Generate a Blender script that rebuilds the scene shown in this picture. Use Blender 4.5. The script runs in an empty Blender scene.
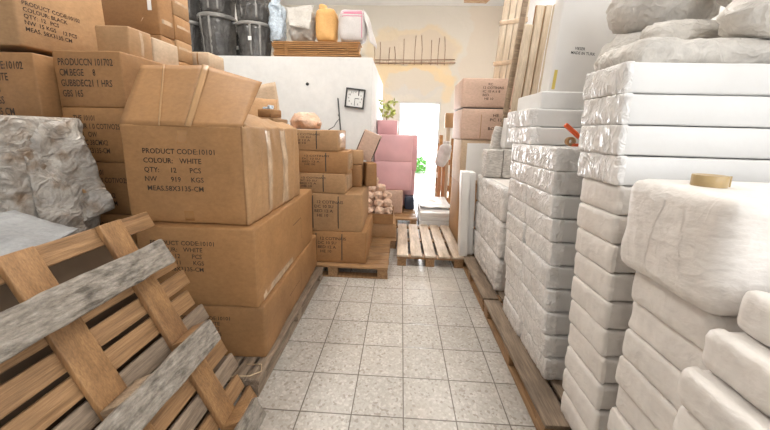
import bpy, math, random, re
import numpy as np
from mathutils import Vector, Matrix, Euler, noise
from mathutils.bvhtree import BVHTree

C = bpy.context.scene.collection
R = math.radians
rnd = random.Random(7)

# ------------------------------------------------------------------ materials
MATS = {}
def mat(name, col, rough=.6, var=.12, scale=6., bump=0., bscale=40., stretch=(1, 1, 1), spec=.4, coat=0., metal=0.,
        col2=None, lo=.35, hi=.65, detail=4., stain=0., stain_col=(.1, .07, .05), stain_scale=1.6, bstretch=None, trans=0., sub=0., crease=0., cscale=8., cstretch=(1, 1, 1), fine=0., fscale=70., fstretch=None):
    m = bpy.data.materials.new(name); m.use_nodes = True
    nt = m.node_tree; N = nt.nodes; L = nt.links
    b = N['Principled BSDF']
    tc = N.new('ShaderNodeTexCoord'); oi = N.new('ShaderNodeObjectInfo')
    add = N.new('ShaderNodeVectorMath'); add.operation = 'MULTIPLY_ADD'
    comb = N.new('ShaderNodeCombineXYZ')
    for i in range(3): L.new(oi.outputs['Random'], comb.inputs[i])
    add.inputs[1].default_value = (13, 29, 7); L.new(comb.outputs[0], add.inputs[0]); L.new(tc.outputs['Object'], add.inputs[2])
    mp = N.new('ShaderNodeMapping'); mp.inputs['Scale'].default_value = stretch; L.new(add.outputs[0], mp.inputs[0])
    n1 = N.new('ShaderNodeTexNoise'); n1.inputs['Scale'].default_value = scale; n1.inputs['Detail'].default_value = detail
    L.new(mp.outputs[0], n1.inputs['Vector'])
    cr = N.new('ShaderNodeValToRGB'); cr.color_ramp.elements[0].position = lo; cr.color_ramp.elements[1].position = hi
    c2 = col2 or tuple(min(1, c*(1+var)) for c in col); c1 = col if col2 else tuple(c*(1-var) for c in col)
    cr.color_ramp.elements[0].color = (*c1, 1); cr.color_ramp.elements[1].color = (*c2, 1)
    L.new(n1.outputs['Fac'], cr.inputs[0]); out = cr.outputs[0]
    if stain:
        n3 = N.new('ShaderNodeTexNoise'); n3.inputs['Scale'].default_value = stain_scale; n3.inputs['Detail'].default_value = 6
        L.new(add.outputs[0], n3.inputs['Vector'])
        r3 = N.new('ShaderNodeValToRGB'); r3.color_ramp.elements[0].position = .5; r3.color_ramp.elements[1].position = .72
        r3.color_ramp.elements[1].color = (stain,)*3 + (1,)
        L.new(n3.outputs['Fac'], r3.inputs[0])
        mx = N.new('ShaderNodeMixRGB'); mx.inputs[2].default_value = (*stain_col, 1)
        L.new(r3.outputs[0], mx.inputs[0]); L.new(out, mx.inputs[1]); out = mx.outputs[0]
    if fine:      # fibres, scuffs and grain of the stuff itself
        mf = N.new('ShaderNodeMapping'); mf.inputs['Scale'].default_value = fstretch or stretch; L.new(add.outputs[0], mf.inputs[0])
        nf = N.new('ShaderNodeTexNoise'); nf.inputs['Scale'].default_value = fscale; nf.inputs['Detail'].default_value = 6; nf.inputs['Roughness'].default_value = .65; L.new(mf.outputs[0], nf.inputs['Vector'])
        rf = N.new('ShaderNodeMapRange'); rf.inputs[1].default_value = .3; rf.inputs[2].default_value = .7; rf.inputs[3].default_value = 1-fine; rf.inputs[4].default_value = 1+fine*.7; L.new(nf.outputs['Fac'], rf.inputs[0])
        mm_ = N.new('ShaderNodeMixRGB'); mm_.blend_type = 'MULTIPLY'; mm_.inputs[0].default_value = 1; L.new(out, mm_.inputs[1]); L.new(rf.outputs[0], mm_.inputs[2]); out = mm_.outputs[0]
    L.new(out, b.inputs['Base Color'])
    b.inputs['Roughness'].default_value = rough; b.inputs['Specular IOR Level'].default_value = spec
    b.inputs['Coat Weight'].default_value = coat; b.inputs['Coat Roughness'].default_value = .12; b.inputs['Metallic'].default_value = metal
    b.inputs['Transmission Weight'].default_value = trans
    b.inputs['Subsurface Weight'].default_value = sub
    if bump:
        mb = N.new('ShaderNodeMapping'); mb.inputs['Scale'].default_value = bstretch or stretch; L.new(add.outputs[0], mb.inputs[0])
        n2 = N.new('ShaderNodeTexNoise'); n2.inputs['Scale'].default_value = bscale; n2.inputs['Detail'].default_value = 5
        L.new(mb.outputs[0], n2.inputs['Vector'])
        bp = N.new('ShaderNodeBump'); bp.inputs['Strength'].default_value = bump; bp.inputs['Distance'].default_value = .01
        hgt = n2.outputs['Fac']
        if crease:     # sharp folds of crumpled sheet
            nd = N.new('ShaderNodeTexNoise'); nd.inputs['Scale'].default_value = 5; nd.inputs['Detail'].default_value = 3; L.new(add.outputs[0], nd.inputs['Vector'])
            dv = N.new('ShaderNodeVectorMath'); dv.operation = 'MULTIPLY_ADD'; dv.inputs[1].default_value = (.35, .35, .35); L.new(nd.outputs['Color'], dv.inputs[0]); L.new(add.outputs[0], dv.inputs[2])
            mc = N.new('ShaderNodeMapping'); mc.inputs['Scale'].default_value = cstretch; L.new(dv.outputs[0], mc.inputs[0])
            tot = None
            for k_, sc_ in ((1, cscale), (.5, cscale*2.3)):
                vo = N.new('ShaderNodeTexVoronoi'); vo.feature = 'DISTANCE_TO_EDGE'; vo.inputs['Scale'].default_value = sc_; L.new(mc.outputs[0], vo.inputs['Vector'])
                vr = N.new('ShaderNodeMapRange'); vr.inputs[1].default_value = 0; vr.inputs[2].default_value = .22; vr.inputs[3].default_value = crease*k_; vr.inputs[4].default_value = 0; L.new(vo.outputs['Distance'], vr.inputs[0])
                ad = N.new('ShaderNodeMath'); ad.operation = 'ADD'; L.new(hgt, ad.inputs[0]); L.new(vr.outputs[0], ad.inputs[1]); hgt = ad.outputs[0]
        L.new(hgt, bp.inputs['Height']); L.new(bp.outputs[0], b.inputs['Normal'])
    MATS[name] = m
    return m

CARD = [mat('cardboard_a', (.375, .195, .078), .62, .10, 3.5, .12, 18, stain=.4, stain_col=(.26, .14, .06), fine=.13, fscale=38, fstretch=(1, 1, 1.6)),
        mat('cardboard_b', (.33, .17, .068), .62, .12, 4, .12, 18, stain=.4, stain_col=(.26, .15, .07), fine=.13, fscale=38, fstretch=(1, 1, 1.6)),
        mat('cardboard_c', (.42, .245, .118), .62, .10, 3, .12, 18, stain=.3, stain_col=(.36, .22, .12), fine=.13, fscale=38, fstretch=(1, 1, 1.6)),
        mat('cardboard_pale', (.6, .45, .31), .62, .08, 3, .1, 18, stain=.25, stain_col=(.45, .3, .2), fine=.13, fscale=38, fstretch=(1, 1, 1.6)),
        mat('cardboard_pink', (.62, .43, .33), .62, .08, 3, .1, 18, stain=.25, stain_col=(.5, .32, .24), fine=.13, fscale=38, fstretch=(1, 1, 1.6))]
CARDIN = mat('cardboard_inner', (.36, .22, .11), .7, .1, 4, .1, 20)
PINK = mat('pink_board', (.78, .46, .48), .45, .06, 3, .08, 12, stain=.2, stain_col=(.66, .3, .34))
TAPE = mat('brown_tape', (.38, .2, .08), .25, .08, 6, .1, 30, spec=.6)
CARDT = mat('faint_tape', (.43, .25, .115), .35, .08, 5, .1, 20)
CTAPE = mat('clear_tape', (.58, .42, .28), .2, .16, 12, .5, 24, spec=.7, fine=.1)
INK = mat('print_ink', (.055, .035, .025), .7, .3, 60)
INKB = mat('black_ink', (.03, .03, .03), .7, .2, 60)
STRAP = mat('black_strap', (.05, .045, .04), .4, .1)
WOOD = mat('pine_wood', (.25, .135, .06), .55, .0, 4, .35, 18, stretch=(14, .9, 14), col2=(.45, .265, .13), lo=.3, hi=.7, stain=.55, stain_col=(.2, .11, .055), stain_scale=5, fine=.32, fscale=14, fstretch=(16, .8, 16))
WOODX = mat('pine_wood_cross', (.27, .145, .065), .55, .0, 3, .25, 16, stretch=(1, 9, 9), col2=(.45, .26, .12), lo=.3, hi=.7, stain=.55, stain_col=(.2, .11, .055), stain_scale=5, fine=.32, fscale=14, fstretch=(.8, 16, 16))
WOODO = mat('orange_wood', (.36, .17, .055), .5, .0, 3, .25, 16, stretch=(1, 9, 9), col2=(.52, .27, .1), lo=.3, hi=.7, stain=.4, stain_col=(.2, .1, .045), stain_scale=4, fine=.3, fscale=14, fstretch=(.8, 14, 14))
WOODS = mat('stringer_wood', (.25, .13, .055), .55, 0, 3, .3, 16, stretch=(5, 9, 1.2), col2=(.43, .24, .105), lo=.3, hi=.7, stain=.55, stain_col=(.17, .09, .045), stain_scale=6, fine=.32, fscale=14, fstretch=(10, 16, 1))
GWOOD = mat('weathered_wood', (.2, .145, .1), .7, 0, 4, .35, 18, stretch=(8, 1, 8), col2=(.38, .29, .21), lo=.3, hi=.7, stain=.5, stain_col=(.12, .09, .07), stain_scale=5, fine=.35, fscale=14, fstretch=(14, .8, 14))
GWOODX = mat('weathered_wood_cross', (.24, .17, .11), .7, 0, 4, .35, 18, stretch=(1, 8, 8), col2=(.46, .34, .23), lo=.3, hi=.7, stain=.5, stain_col=(.14, .1, .08), stain_scale=5, fine=.35, fscale=14, fstretch=(.8, 14, 14))
BARK = mat('bark_wood', (.12, .1, .08), .75, 0, 22, 1., 45, stretch=(2.2, .6, 2.2), col2=(.31, .27, .225), lo=.3, hi=.52, detail=9, stain=.45, stain_col=(.42, .38, .33), stain_scale=30, fine=.4, fscale=40, fstretch=(2, .7, 2))
PALEW = mat('pale_wood', (.5, .39, .27), .6, 0, 3, .2, 16, stretch=(8, 8, 1), col2=(.72, .6, .46), lo=.3, hi=.7, stain=.3, stain_col=(.45, .32, .2), stain_scale=4, fine=.25, fscale=14, fstretch=(14, 14, .8))
PALEX = mat('pale_deck_wood', (.5, .38, .27), .6, 0, 3, .2, 16, stretch=(8, 1, 8), col2=(.7, .57, .44), lo=.3, hi=.7, stain=.3, stain_col=(.3, .2, .13), stain_scale=4, fine=.28, fscale=14, fstretch=(14, .8, 14))
WHITEB = mat('white_paper_wrap', (.77, .76, .745), .38, .04, 3, .1, 30, spec=.5, stain=.25, stain_col=(.62, .57, .52), crease=.1, cscale=6)
BEIGEB = mat('beige_sheet_wrap', (.82, .775, .73), .42, .05, 5, .55, 16, spec=.45, bstretch=(1, 1, 2.2), stain=.4, stain_col=(.7, .63, .57), stain_scale=3, crease=.2, cscale=7, cstretch=(1, 1, 1.4), fine=.05, fscale=30)
FILM = mat('crinkled_film', (.86, .84, .82), .2, .06, 8, .75, 26, spec=.7, bstretch=(1, 1.5, .35), stain=.3, stain_col=(.55, .48, .42), stain_scale=5, crease=.35, cscale=14, cstretch=(1, 1.8, .5), fine=.08, fscale=40)
BFILM = mat('beige_film', (.82, .775, .73), .36, .06, 6, .4, 24, spec=.5, bstretch=(1, .7, 1.5), stain=.45, stain_col=(.66, .59, .53), stain_scale=4, crease=.2, cscale=8, cstretch=(1, .8, 1.5), fine=.05, fscale=30)
SACKG = mat('grey_sackcloth', (.63, .59, .54), .5, .1, 6, .9, 22, spec=.4, stain=.4, stain_col=(.4, .36, .31), stain_scale=4, crease=.4, cscale=8, cstretch=(.8, 1, 1.6), fine=.1, fscale=40)
SACKO = mat('orange_sackcloth', (.72, .4, .14), .6, .08, 5, .3, 16, crease=.3, cscale=8, fine=.1)
SACKW = mat('white_sackcloth', (.66, .62, .6), .6, .05, 5, .3, 16, crease=.25, cscale=8, fine=.08)
STRIPE = mat('pink_stripe', (.62, .2, .3), .6, .05, 5)
PEACH = mat('peach_plastic', (.75, .48, .33), .4, .15, 14, .6, 20, spec=.5, crease=.3, cscale=16, fine=.15)
PEACHB = mat('peach_bundle', (.72, .5, .37), .5, .22, 18, .7, 20, spec=.4, crease=.25, cscale=22, fine=.2)
TUB = mat('black_film', (.085, .08, .075), .17, .3, 5, .6, 12, spec=.6, bstretch=(1.5, 1.5, .3), crease=.4, cscale=7, cstretch=(1.6, 1.6, .4), fine=.3, fscale=20)
TUBR = mat('dusty_rim', (.24, .23, .215), .4, .3, 8, .3, 20)
TUBF = mat('film_fold_glare', (.26, .25, .235), .25, .2, 8, .4, 20, spec=.6)  # folds paler than the film: its glare is put into the colour
TUBP = mat('black_plastic', (.05, .05, .05), .35, .2)
TAG = mat('white_tag', (.85, .84, .82), .5, .02)
SILVER = mat('clear_blue_film', (.62, .72, .82), .12, .2, 6, .9, 12, spec=.9, crease=.9, cscale=12, fine=.3)
TORN = mat('torn_plastic', (.29, .255, .22), .35, .0, 9, .9, 26, col2=(.46, .42, .37), lo=.3, hi=.7, spec=.5, stain=.8, stain_col=(.2, .12, .06), stain_scale=15, crease=.45, cscale=8, cstretch=(1, 1, 1.8), fine=.25, fscale=45)
TARP = mat('grey_tarp', (.3, .3, .3), .5, .12, 5, .4, 12, crease=.35, cscale=7, fine=.15)
NEWS = mat('newsprint', (.5, .47, .44), .6, 0, 28, .2, 20, stretch=(1, 1, 3), col2=(.7, .67, .63), lo=.4, hi=.6)
FOAM = mat('white_foam', (.85, .83, .8), .5, .03, 4, .06, 20)
PLASTER = mat('white_plaster', (.78, .77, .75), .7, .03, 2, .08, 10, stain=.2, stain_col=(.66, .63, .59), stain_scale=1.2, fine=.05, fscale=12)
RUST = mat('rusty_steel', (.3, .17, .11), .7, .3, 20, .4, 40)
ORANGE = mat('orange_plastic', (.78, .12, .03), .35, .08)
DARK = mat('dark_metal', (.05, .05, .05), .4, .1)
GREEN = mat('leaf_green', (.14, .42, .07), .5, .3, 10)
YGREEN = mat('leaf_yellow_green', (.45, .5, .14), .5, .3, 10)
BROWNP = mat('brown_board', (.45, .2, .09), .5, .15, 5, .1, 15, stretch=(4, 4, 1))
CREAM = mat('cream_paint', (.8, .72, .6), .5, .08, 3)
BLUEP = mat('blue_black_plastic', (.06, .08, .13), .35, .1)
BROWNTAPE = mat('tape_roll_side', (.46, .33, .16), .3, .1, 20, .2, 60, stretch=(1, 1, 1), spec=.5)
KRAFT = mat('kraft_core', (.6, .46, .3), .6, .06)
GLASSW = mat('clock_face', (.86, .86, .84), .3, .01)
CEIL = mat('ceiling_paint', (.84, .83, .81), .8, .02, 2)
RUG = mat('rolled_rug', (.5, .28, .15), .7, .2, 20, .3, 40)

# floor: terrazzo tiles, 25 cm
def floor_mat():
    m = bpy.data.materials.new('terrazzo_tiles'); m.use_nodes = True
    nt = m.node_tree; N = nt.nodes; L = nt.links; b = N['Principled BSDF']
    tc = N.new('ShaderNodeTexCoord')
    mp = N.new('ShaderNodeMapping'); mp.inputs['Location'].default_value = (-.053/.25, -.273/.25 - 4, 0); mp.inputs['Scale'].default_value = (4, 4, 4)
    L.new(tc.outputs['Object'], mp.inputs[0])
    sx = N.new('ShaderNodeSeparateXYZ'); L.new(mp.outputs[0], sx.inputs[0])
    def line(o):
        f = N.new('ShaderNodeMath'); f.operation = 'FRACT'; L.new(o, f.inputs[0])
        s = N.new('ShaderNodeMath'); s.operation = 'SUBTRACT'; s.inputs[1].default_value = .5; L.new(f.outputs[0], s.inputs[0])
        a = N.new('ShaderNodeMath'); a.operation = 'ABSOLUTE'; L.new(s.outputs[0], a.inputs[0])
        r = N.new('ShaderNodeMapRange'); r.inputs[1].default_value = .484; r.inputs[2].default_value = .494; L.new(a.outputs[0], r.inputs[0])
        return r.outputs[0]
    mxg = N.new('ShaderNodeMath'); mxg.operation = 'MAXIMUM'; L.new(line(sx.outputs[0]), mxg.inputs[0]); L.new(line(sx.outputs[1]), mxg.inputs[1])
    fl = N.new('ShaderNodeVectorMath'); fl.operation = 'FLOOR'; L.new(mp.outputs[0], fl.inputs[0])
    wn = N.new('ShaderNodeTexWhiteNoise'); L.new(fl.outputs[0], wn.inputs[0])
    vo = N.new('ShaderNodeTexVoronoi'); vo.inputs['Scale'].default_value = 85; L.new(tc.outputs['Object'], vo.inputs['Vector'])
    cr = N.new('ShaderNodeValToRGB'); cr.color_ramp.interpolation = 'CONSTANT'
    e = cr.color_ramp.elements
    e[0].color = (.43, .39, .34, 1); e[0].position = 0
    e[1].color = (.52, .485, .44, 1); e[1].position = .25
    for p, c in ((.6, (.46, .42, .37, 1)), (.8, (.64, .6, .55, 1)), (.93, (.28, .24, .2, 1))):
        k = e.new(p); k.color = c
    sp = N.new('ShaderNodeSeparateColor'); L.new(vo.outputs['Color'], sp.inputs[0]); L.new(sp.outputs[0], cr.inputs[0])
    base = N.new('ShaderNodeMixRGB'); base.inputs[0].default_value = .35; base.inputs[2].default_value = (.51, .475, .43, 1); L.new(cr.outputs[0], base.inputs[1])
    mr = N.new('ShaderNodeMapRange'); mr.inputs[3].default_value = .92; mr.inputs[4].default_value = 1.05; L.new(wn.outputs['Value'], mr.inputs[0])
    mul = N.new('ShaderNodeMixRGB'); mul.blend_type = 'MULTIPLY'; mul.inputs[0].default_value = 1; L.new(base.outputs[0], mul.inputs[1]); L.new(mr.outputs[0], mul.inputs[2])
    dn = N.new('ShaderNodeTexNoise'); dn.inputs['Scale'].default_value = 2.2; dn.inputs['Detail'].default_value = 6; L.new(tc.outputs['Object'], dn.inputs['Vector'])
    dr = N.new('ShaderNodeMapRange'); dr.inputs[1].default_value = .5; dr.inputs[2].default_value = .75; dr.inputs[4].default_value = .35; L.new(dn.outputs['Fac'], dr.inputs[0])
    dm = N.new('ShaderNodeMixRGB'); dm.inputs[2].default_value = (.42, .35, .28, 1); L.new(dr.outputs[0], dm.inputs[0]); L.new(mul.outputs[0], dm.inputs[1])
    g = N.new('ShaderNodeMixRGB'); g.inputs[2].default_value = (.14, .12, .1, 1); L.new(mxg.outputs[0], g.inputs[0]); L.new(dm.outputs[0], g.inputs[1])
    L.new(g.outputs[0], b.inputs['Base Color'])
    rr = N.new('ShaderNodeMapRange'); rr.inputs[3].default_value = .17; rr.inputs[4].default_value = .34; L.new(dn.outputs['Fac'], rr.inputs[0]); L.new(rr.outputs[0], b.inputs['Roughness'])
    bp = N.new('ShaderNodeBump'); bp.inputs['Strength'].default_value = .3; bp.inputs['Distance'].default_value = .002; bp.invert = True
    L.new(mxg.outputs[0], bp.inputs['Height']); L.new(bp.outputs[0], b.inputs['Normal'])
    return m

# back wall: old paint with peeled patches round the broken lintel
def backwall_mat():
    m = bpy.data.materials.new('peeling_plaster'); m.use_nodes = True
    nt = m.node_tree; N = nt.nodes; L = nt.links; b = N['Principled BSDF']
    tc = N.new('ShaderNodeTexCoord')
    n = N.new('ShaderNodeTexNoise'); n.inputs['Scale'].default_value = 1.6; n.inputs['Detail'].default_value = 7; L.new(tc.outputs['Object'], n.inputs['Vector'])
    sub = N.new('ShaderNodeVectorMath'); sub.operation = 'SUBTRACT'; sub.inputs[1].default_value = (.5, .5, .5); L.new(n.outputs['Color'], sub.inputs[0])
    wr = N.new('ShaderNodeVectorMath'); wr.operation = 'MULTIPLY_ADD'; wr.inputs[1].default_value = (.95, .95, .95); L.new(sub.outputs[0], wr.inputs[0]); L.new(tc.outputs['Object'], wr.inputs[2])
    def blob(cx, cz, sx, sz, edge=.12):
        s = N.new('ShaderNodeVectorMath'); s.operation = 'SUBTRACT'; s.inputs[1].default_value = (cx, 0, cz); L.new(wr.outputs[0], s.inputs[0])
        k = N.new('ShaderNodeVectorMath'); k.operation = 'MULTIPLY'; k.inputs[1].default_value = (1/sx, 0, 1/sz); L.new(s.outputs[0], k.inputs[0])
        l = N.new('ShaderNodeVectorMath'); l.operation = 'LENGTH'; L.new(k.outputs[0], l.inputs[0])
        r = N.new('ShaderNodeMapRange'); r.inputs[1].default_value = 1 + edge; r.inputs[2].default_value = 1 - edge; L.new(l.outputs['Value'], r.inputs[0])
        return r.outputs[0]
    col = N.new('ShaderNodeMixRGB'); col.inputs[1].default_value = (.6, .54, .46, 1); col.inputs[2].default_value = (.7, .65, .57, 1)
    nb = N.new('ShaderNodeTexNoise'); nb.inputs['Scale'].default_value = .9; nb.inputs['Detail'].default_value = 3; L.new(tc.outputs['Object'], nb.inputs['Vector']); L.new(nb.outputs['Fac'], col.inputs[0])
    cur = col.outputs[0]
    for fac, c in ((blob(.15, 3.25, 1.15, .52, .06), (.7, .55, .35)), (blob(.25, 3.28, .95, .36, .05), (.62, .52, .42)),
                   (blob(.15, 2.68, 1.2, .3, .06), (.74, .55, .3)), (blob(-.45, 2.4, .3, .45, .1), (.72, .56, .34)), (blob(1.05, 2.6, .2, .5, .1), (.74, .57, .34)),
                   (blob(.3, 2.5, .65, .26, .06), (.6, .56, .51)), (blob(1.9, 3.2, .45, 1.6, .05), (.66, .56, .45))):
        mx = N.new('ShaderNodeMixRGB'); mx.inputs[2].default_value = (*c, 1)
        f2 = N.new('ShaderNodeMath'); f2.operation = 'MULTIPLY'; f2.inputs[1].default_value = .65; L.new(fac, f2.inputs[0])
        L.new(f2.outputs[0], mx.inputs[0]); L.new(cur, mx.inputs[1]); cur = mx.outputs[0]
    L.new(cur, b.inputs['Base Color']); b.inputs['Roughness'].default_value = .8
    n2 = N.new('ShaderNodeTexNoise'); n2.inputs['Scale'].default_value = 12; n2.inputs['Detail'].default_value = 6; L.new(tc.outputs['Object'], n2.inputs['Vector'])
    bp = N.new('ShaderNodeBump'); bp.inputs['Strength'].default_value = .3; bp.inputs['Distance'].default_value = .02; L.new(n2.outputs['Fac'], bp.inputs['Height']); L.new(bp.outputs[0], b.inputs['Normal'])
    return m

# ------------------------------------------------------------------ mesh tools
def fin(name, V, F, m, parent=None, loc=None, rot=None, smooth=True, mi=None):
    me = bpy.data.meshes.new(name); me.from_pydata([tuple(v) for v in V], [], F)
    for k in (m if isinstance(m, (list, tuple)) else [m]): me.materials.append(k)
    me.polygons.foreach_set('use_smooth', [smooth]*len(F))
    if mi: me.polygons.foreach_set('material_index', mi)
    me.update()
    o = bpy.data.objects.new(name, me); C.objects.link(o)
    if parent: o.parent = parent
    if loc: o.location = loc
    if rot: o.rotation_euler = rot
    return o

def tag(o, label, cat, group=None):
    o['label'] = label; o['category'] = cat
    if group: o['group'] = group
    return o
def empty(name, loc, label, cat, group=None, rot=(0, 0, 0)):
    o = bpy.data.objects.new(name, None); C.objects.link(o); o.location = loc; o.rotation_euler = rot
    o.empty_display_size = .1
    return tag(o, label, cat, group)
def struct(name, V, F, m, parent=None, smooth=False):
    o = fin(name, V, F, m, parent, smooth=smooth)
    o['kind'] = 'structure'
    return o

def rbox(dx, dy, dz, r=.01, seg=.08, bulge=0., amp=0., freq=6., seed=0, st=(1, 1, 1), keep=None, off=0., ridge=0., rfreq=(1, 1, 1), taper=0., sag=0., free=False):
    """Rounded box, base centre at the origin; bulging faces and wrinkles are real geometry."""
    h = (dx/2, dy/2, dz/2); r = min(r, min(h)*.98)
    lines = []
    for a in range(3):
        k = h[a]-r; n = max(1, int(math.ceil(2*k/seg)))
        inner = [-k + 2*k*i/n for i in range(n+1)]
        lines.append([-h[a], -h[a]+r*.35] + inner + [h[a]-r*.35, h[a]])
    V = []; F = []; idx = {}
    so = Vector((seed*3.17+.3, seed*1.91, seed*2.53))
    def vert(p):
        key = (round(p[0], 5), round(p[1], 5), round(p[2], 5))
        if key in idx: return idx[key]
        q = [max(-(h[i]-r), min(h[i]-r, p[i])) for i in range(3)]
        d = Vector([p[i]-q[i] for i in range(3)]); n = d.normalized()
        u = [1-(p[i]/h[i])**2 for i in range(3)]
        b = abs(n.x)*u[1]*u[2] + abs(n.y)*u[0]*u[2] + abs(n.z)*u[0]*u[1]
        P = Vector(q) + n*r
        k = off + bulge*b
        if amp:
            w = Vector((P.x*st[0], P.y*st[1], P.z*st[2]))*freq + so
            k += amp*(noise.noise(w) + .5*noise.noise(w*2.1))
        if ridge:
            w = Vector((P.x*rfreq[0], P.y*rfreq[1], P.z*rfreq[2])) + so
            k += ridge*(1-2.6*abs(noise.noise(w + .4*Vector((noise.noise(w*.7), noise.noise(w*.7+Vector((5, 5, 5))), 0))))-.3)
        P = P + n*k
        if taper:
            f = 1 + taper*(P.z/h[2]); P.x *= f; P.y *= f
        if sag:
            P.z -= sag*((P.x/h[0])**2)*.5
        idx[key] = len(V); V.append(Vector((P.x, P.y, min(dz, max(0., P.z+h[2])) if not free else P.z+h[2]))); return idx[key]
    for a in range(3):
        b_, c_ = (a+1) % 3, (a+2) % 3
        for s in (-1, 1):
            B, D = lines[b_], lines[c_]
            for i in range(len(B)-1):
                for j in range(len(D)-1):
                    ps = []
                    for (ii, jj) in ((i, j), (i+1, j), (i+1, j+1), (i, j+1)):
                        p = [0, 0, 0]; p[a] = s*h[a]; p[b_] = B[ii]; p[c_] = D[jj]; ps.append(p)
                    if keep:
                        cen = [sum(p[t] for p in ps)/4/h[t] for t in range(3)]
                        if not keep(cen): continue
                    f = [vert(p) for p in ps]
                    F.append(f if s > 0 else f[::-1])
    return V, F

def move(VF, loc=(0, 0, 0), rot=(0, 0, 0)):
    M_ = Matrix.Translation(loc) @ Euler(rot).to_matrix().to_4x4()
    return [M_ @ Vector(v) for v in VF[0]], VF[1]
def join(*parts):
    V = []; F = []
    for v, f in parts:
        n = len(V); V += list(v); F += [[i+n for i in q] for q in f]
    return V, F
def box(x0, x1, y0, y1, z0, z1):
    V = [Vector(p) for p in ((x0, y0, z0), (x1, y0, z0), (x1, y1, z0), (x0, y1, z0), (x0, y0, z1), (x1, y0, z1), (x1, y1, z1), (x0, y1, z1))]
    return V, [[0, 3, 2, 1], [4, 5, 6, 7], [0, 1, 5, 4], [1, 2, 6, 5], [2, 3, 7, 6], [3, 0, 4, 7]]
def tube(pts, r, n=8, cap=True):
    V = []; F = []; pts = [Vector(p) for p in pts]; rs = r if isinstance(r, (list, tuple)) else [r]*len(pts)
    for i, p in enumerate(pts):
        t = (pts[min(i+1, len(pts)-1)]-pts[max(i-1, 0)]).normalized()
        up = Vector((0, 0, 1)) if abs(t.z) < .9 else Vector((1, 0, 0))
        a = t.cross(up).normalized(); b = t.cross(a)
        for k in range(n):
            g = 2*math.pi*k/n; V.append(p + (a*math.cos(g)+b*math.sin(g))*rs[i])
    for i in range(len(pts)-1):
        for k in range(n): F.append([i*n+k, i*n+(k+1) % n, (i+1)*n+(k+1) % n, (i+1)*n+k])
    if cap: F.append(list(range(n))[::-1]); F.append([(len(pts)-1)*n+k for k in range(n)])
    return V, F
def lathe(prof, n=32, close=True):
    V = []; F = []
    for (r, z) in prof:
        for k in range(n):
            g = 2*math.pi*k/n; V.append(Vector((r*math.cos(g), r*math.sin(g), z)))
    m = len(prof)
    for i in range(m if close else m-1):
        for k in range(n): F.append([i*n+k, i*n+(k+1) % n, ((i+1) % m)*n+(k+1) % n, ((i+1) % m)*n+k])
    return V, F
def sheet(P00, P10, P01, P11, nu, nv, amp, freq, seed, thick=.004, sag=0.):
    """A crumpled sheet between four corners, with thickness."""
    P00, P10, P01, P11 = map(Vector, (P00, P10, P01, P11)); V = []; F = []
    nrm = (P10-P00).cross(P01-P00).normalized(); so = Vector((seed*2.3, seed*1.1, seed*.7))
    for side in (0, 1):
        for i in range(nu+1):
            for j in range(nv+1):
                u, v = i/nu, j/nv
                p = P00*(1-u)*(1-v)+P10*u*(1-v)+P01*(1-u)*v+P11*u*v
                k = amp*(noise.noise(p*freq+so)+.5*noise.noise(p*freq*2.3+so)) - sag*4*u*(1-u)
                V.append(p + nrm*(k - side*thick))
    n = (nu+1)*(nv+1)
    for i in range(nu):
        for j in range(nv):
            a = i*(nv+1)+j; q = [a, a+nv+1, a+nv+2, a+1]
            F.append(q); F.append([x+n for x in q[::-1]])
    rim = [i*(nv+1) for i in range(nu+1)] + [nu*(nv+1)+j for j in range(1, nv+1)] + [i*(nv+1)+nv for i in range(nu-1, -1, -1)] + [j for j in range(nv-1, 0, -1)]
    for k in range(len(rim)):
        a, b = rim[k], rim[(k+1) % len(rim)]; F.append([b, a, a+n, b+n])
    return V, F

def text_vf(body, width, line=1.0, lead=1.25):
    cu = bpy.data.curves.new('t', 'FONT'); cu.body = body; cu.space_line = lead; cu.resolution_u = 2; cu.offset = .012
    o = bpy.data.objects.new('t', cu); C.objects.link(o)
    dg = bpy.context.evaluated_depsgraph_get(); me = bpy.data.meshes.new_from_object(o.evaluated_get(dg))
    V = [v.co.copy() for v in me.vertices]; F = [list(p.vertices) for p in me.polygons]
    bpy.data.objects.remove(o); bpy.data.curves.remove(cu); bpy.data.meshes.remove(me)
    x0 = min(v.x for v in V); x1 = max(v.x for v in V); y1 = max(v.y for v in V); s = width/(x1-x0)
    return [Vector(((v.x-x0)*s, (v.y-y1)*s*line, 0)) for v in V], F

FACES = {'front': (Vector((1, 0, 0)), Vector((0, 0, 1)), Vector((0, -1, 0))), 'right': (Vector((0, 1, 0)), Vector((0, 0, 1)), Vector((1, 0, 0))),
         'left': (Vector((0, -1, 0)), Vector((0, 0, 1)), Vector((-1, 0, 0))), 'top': (Vector((1, 0, 0)), Vector((0, 1, 0)), Vector((0, 0, 1)))}
def onto(bvh, VF, face, ox, oz, off=.0012):
    """Lay flat shapes (u,v) onto a body's face: text, tape and tags follow the real surface."""
    U, W, Nn = FACES[face]; out = []
    for v in VF[0]:
        p = U*(ox+v.x) + W*(oz+v.y); s = p + Nn*5
        hit = bvh.ray_cast(s, -Nn)
        out.append((hit[0] + Nn*off) if hit[0] is not None else p)
    return out, VF[1]
def grid_uv(w, h, n=4, k=4):
    V = [Vector((w*(i/n-.5), h*(j/k-.5), 0)) for i in range(n+1) for j in range(k+1)]
    return V, [[i*(k+1)+j, (i+1)*(k+1)+j, (i+1)*(k+1)+j+1, i*(k+1)+j+1] for i in range(n) for j in range(k)]

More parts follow.
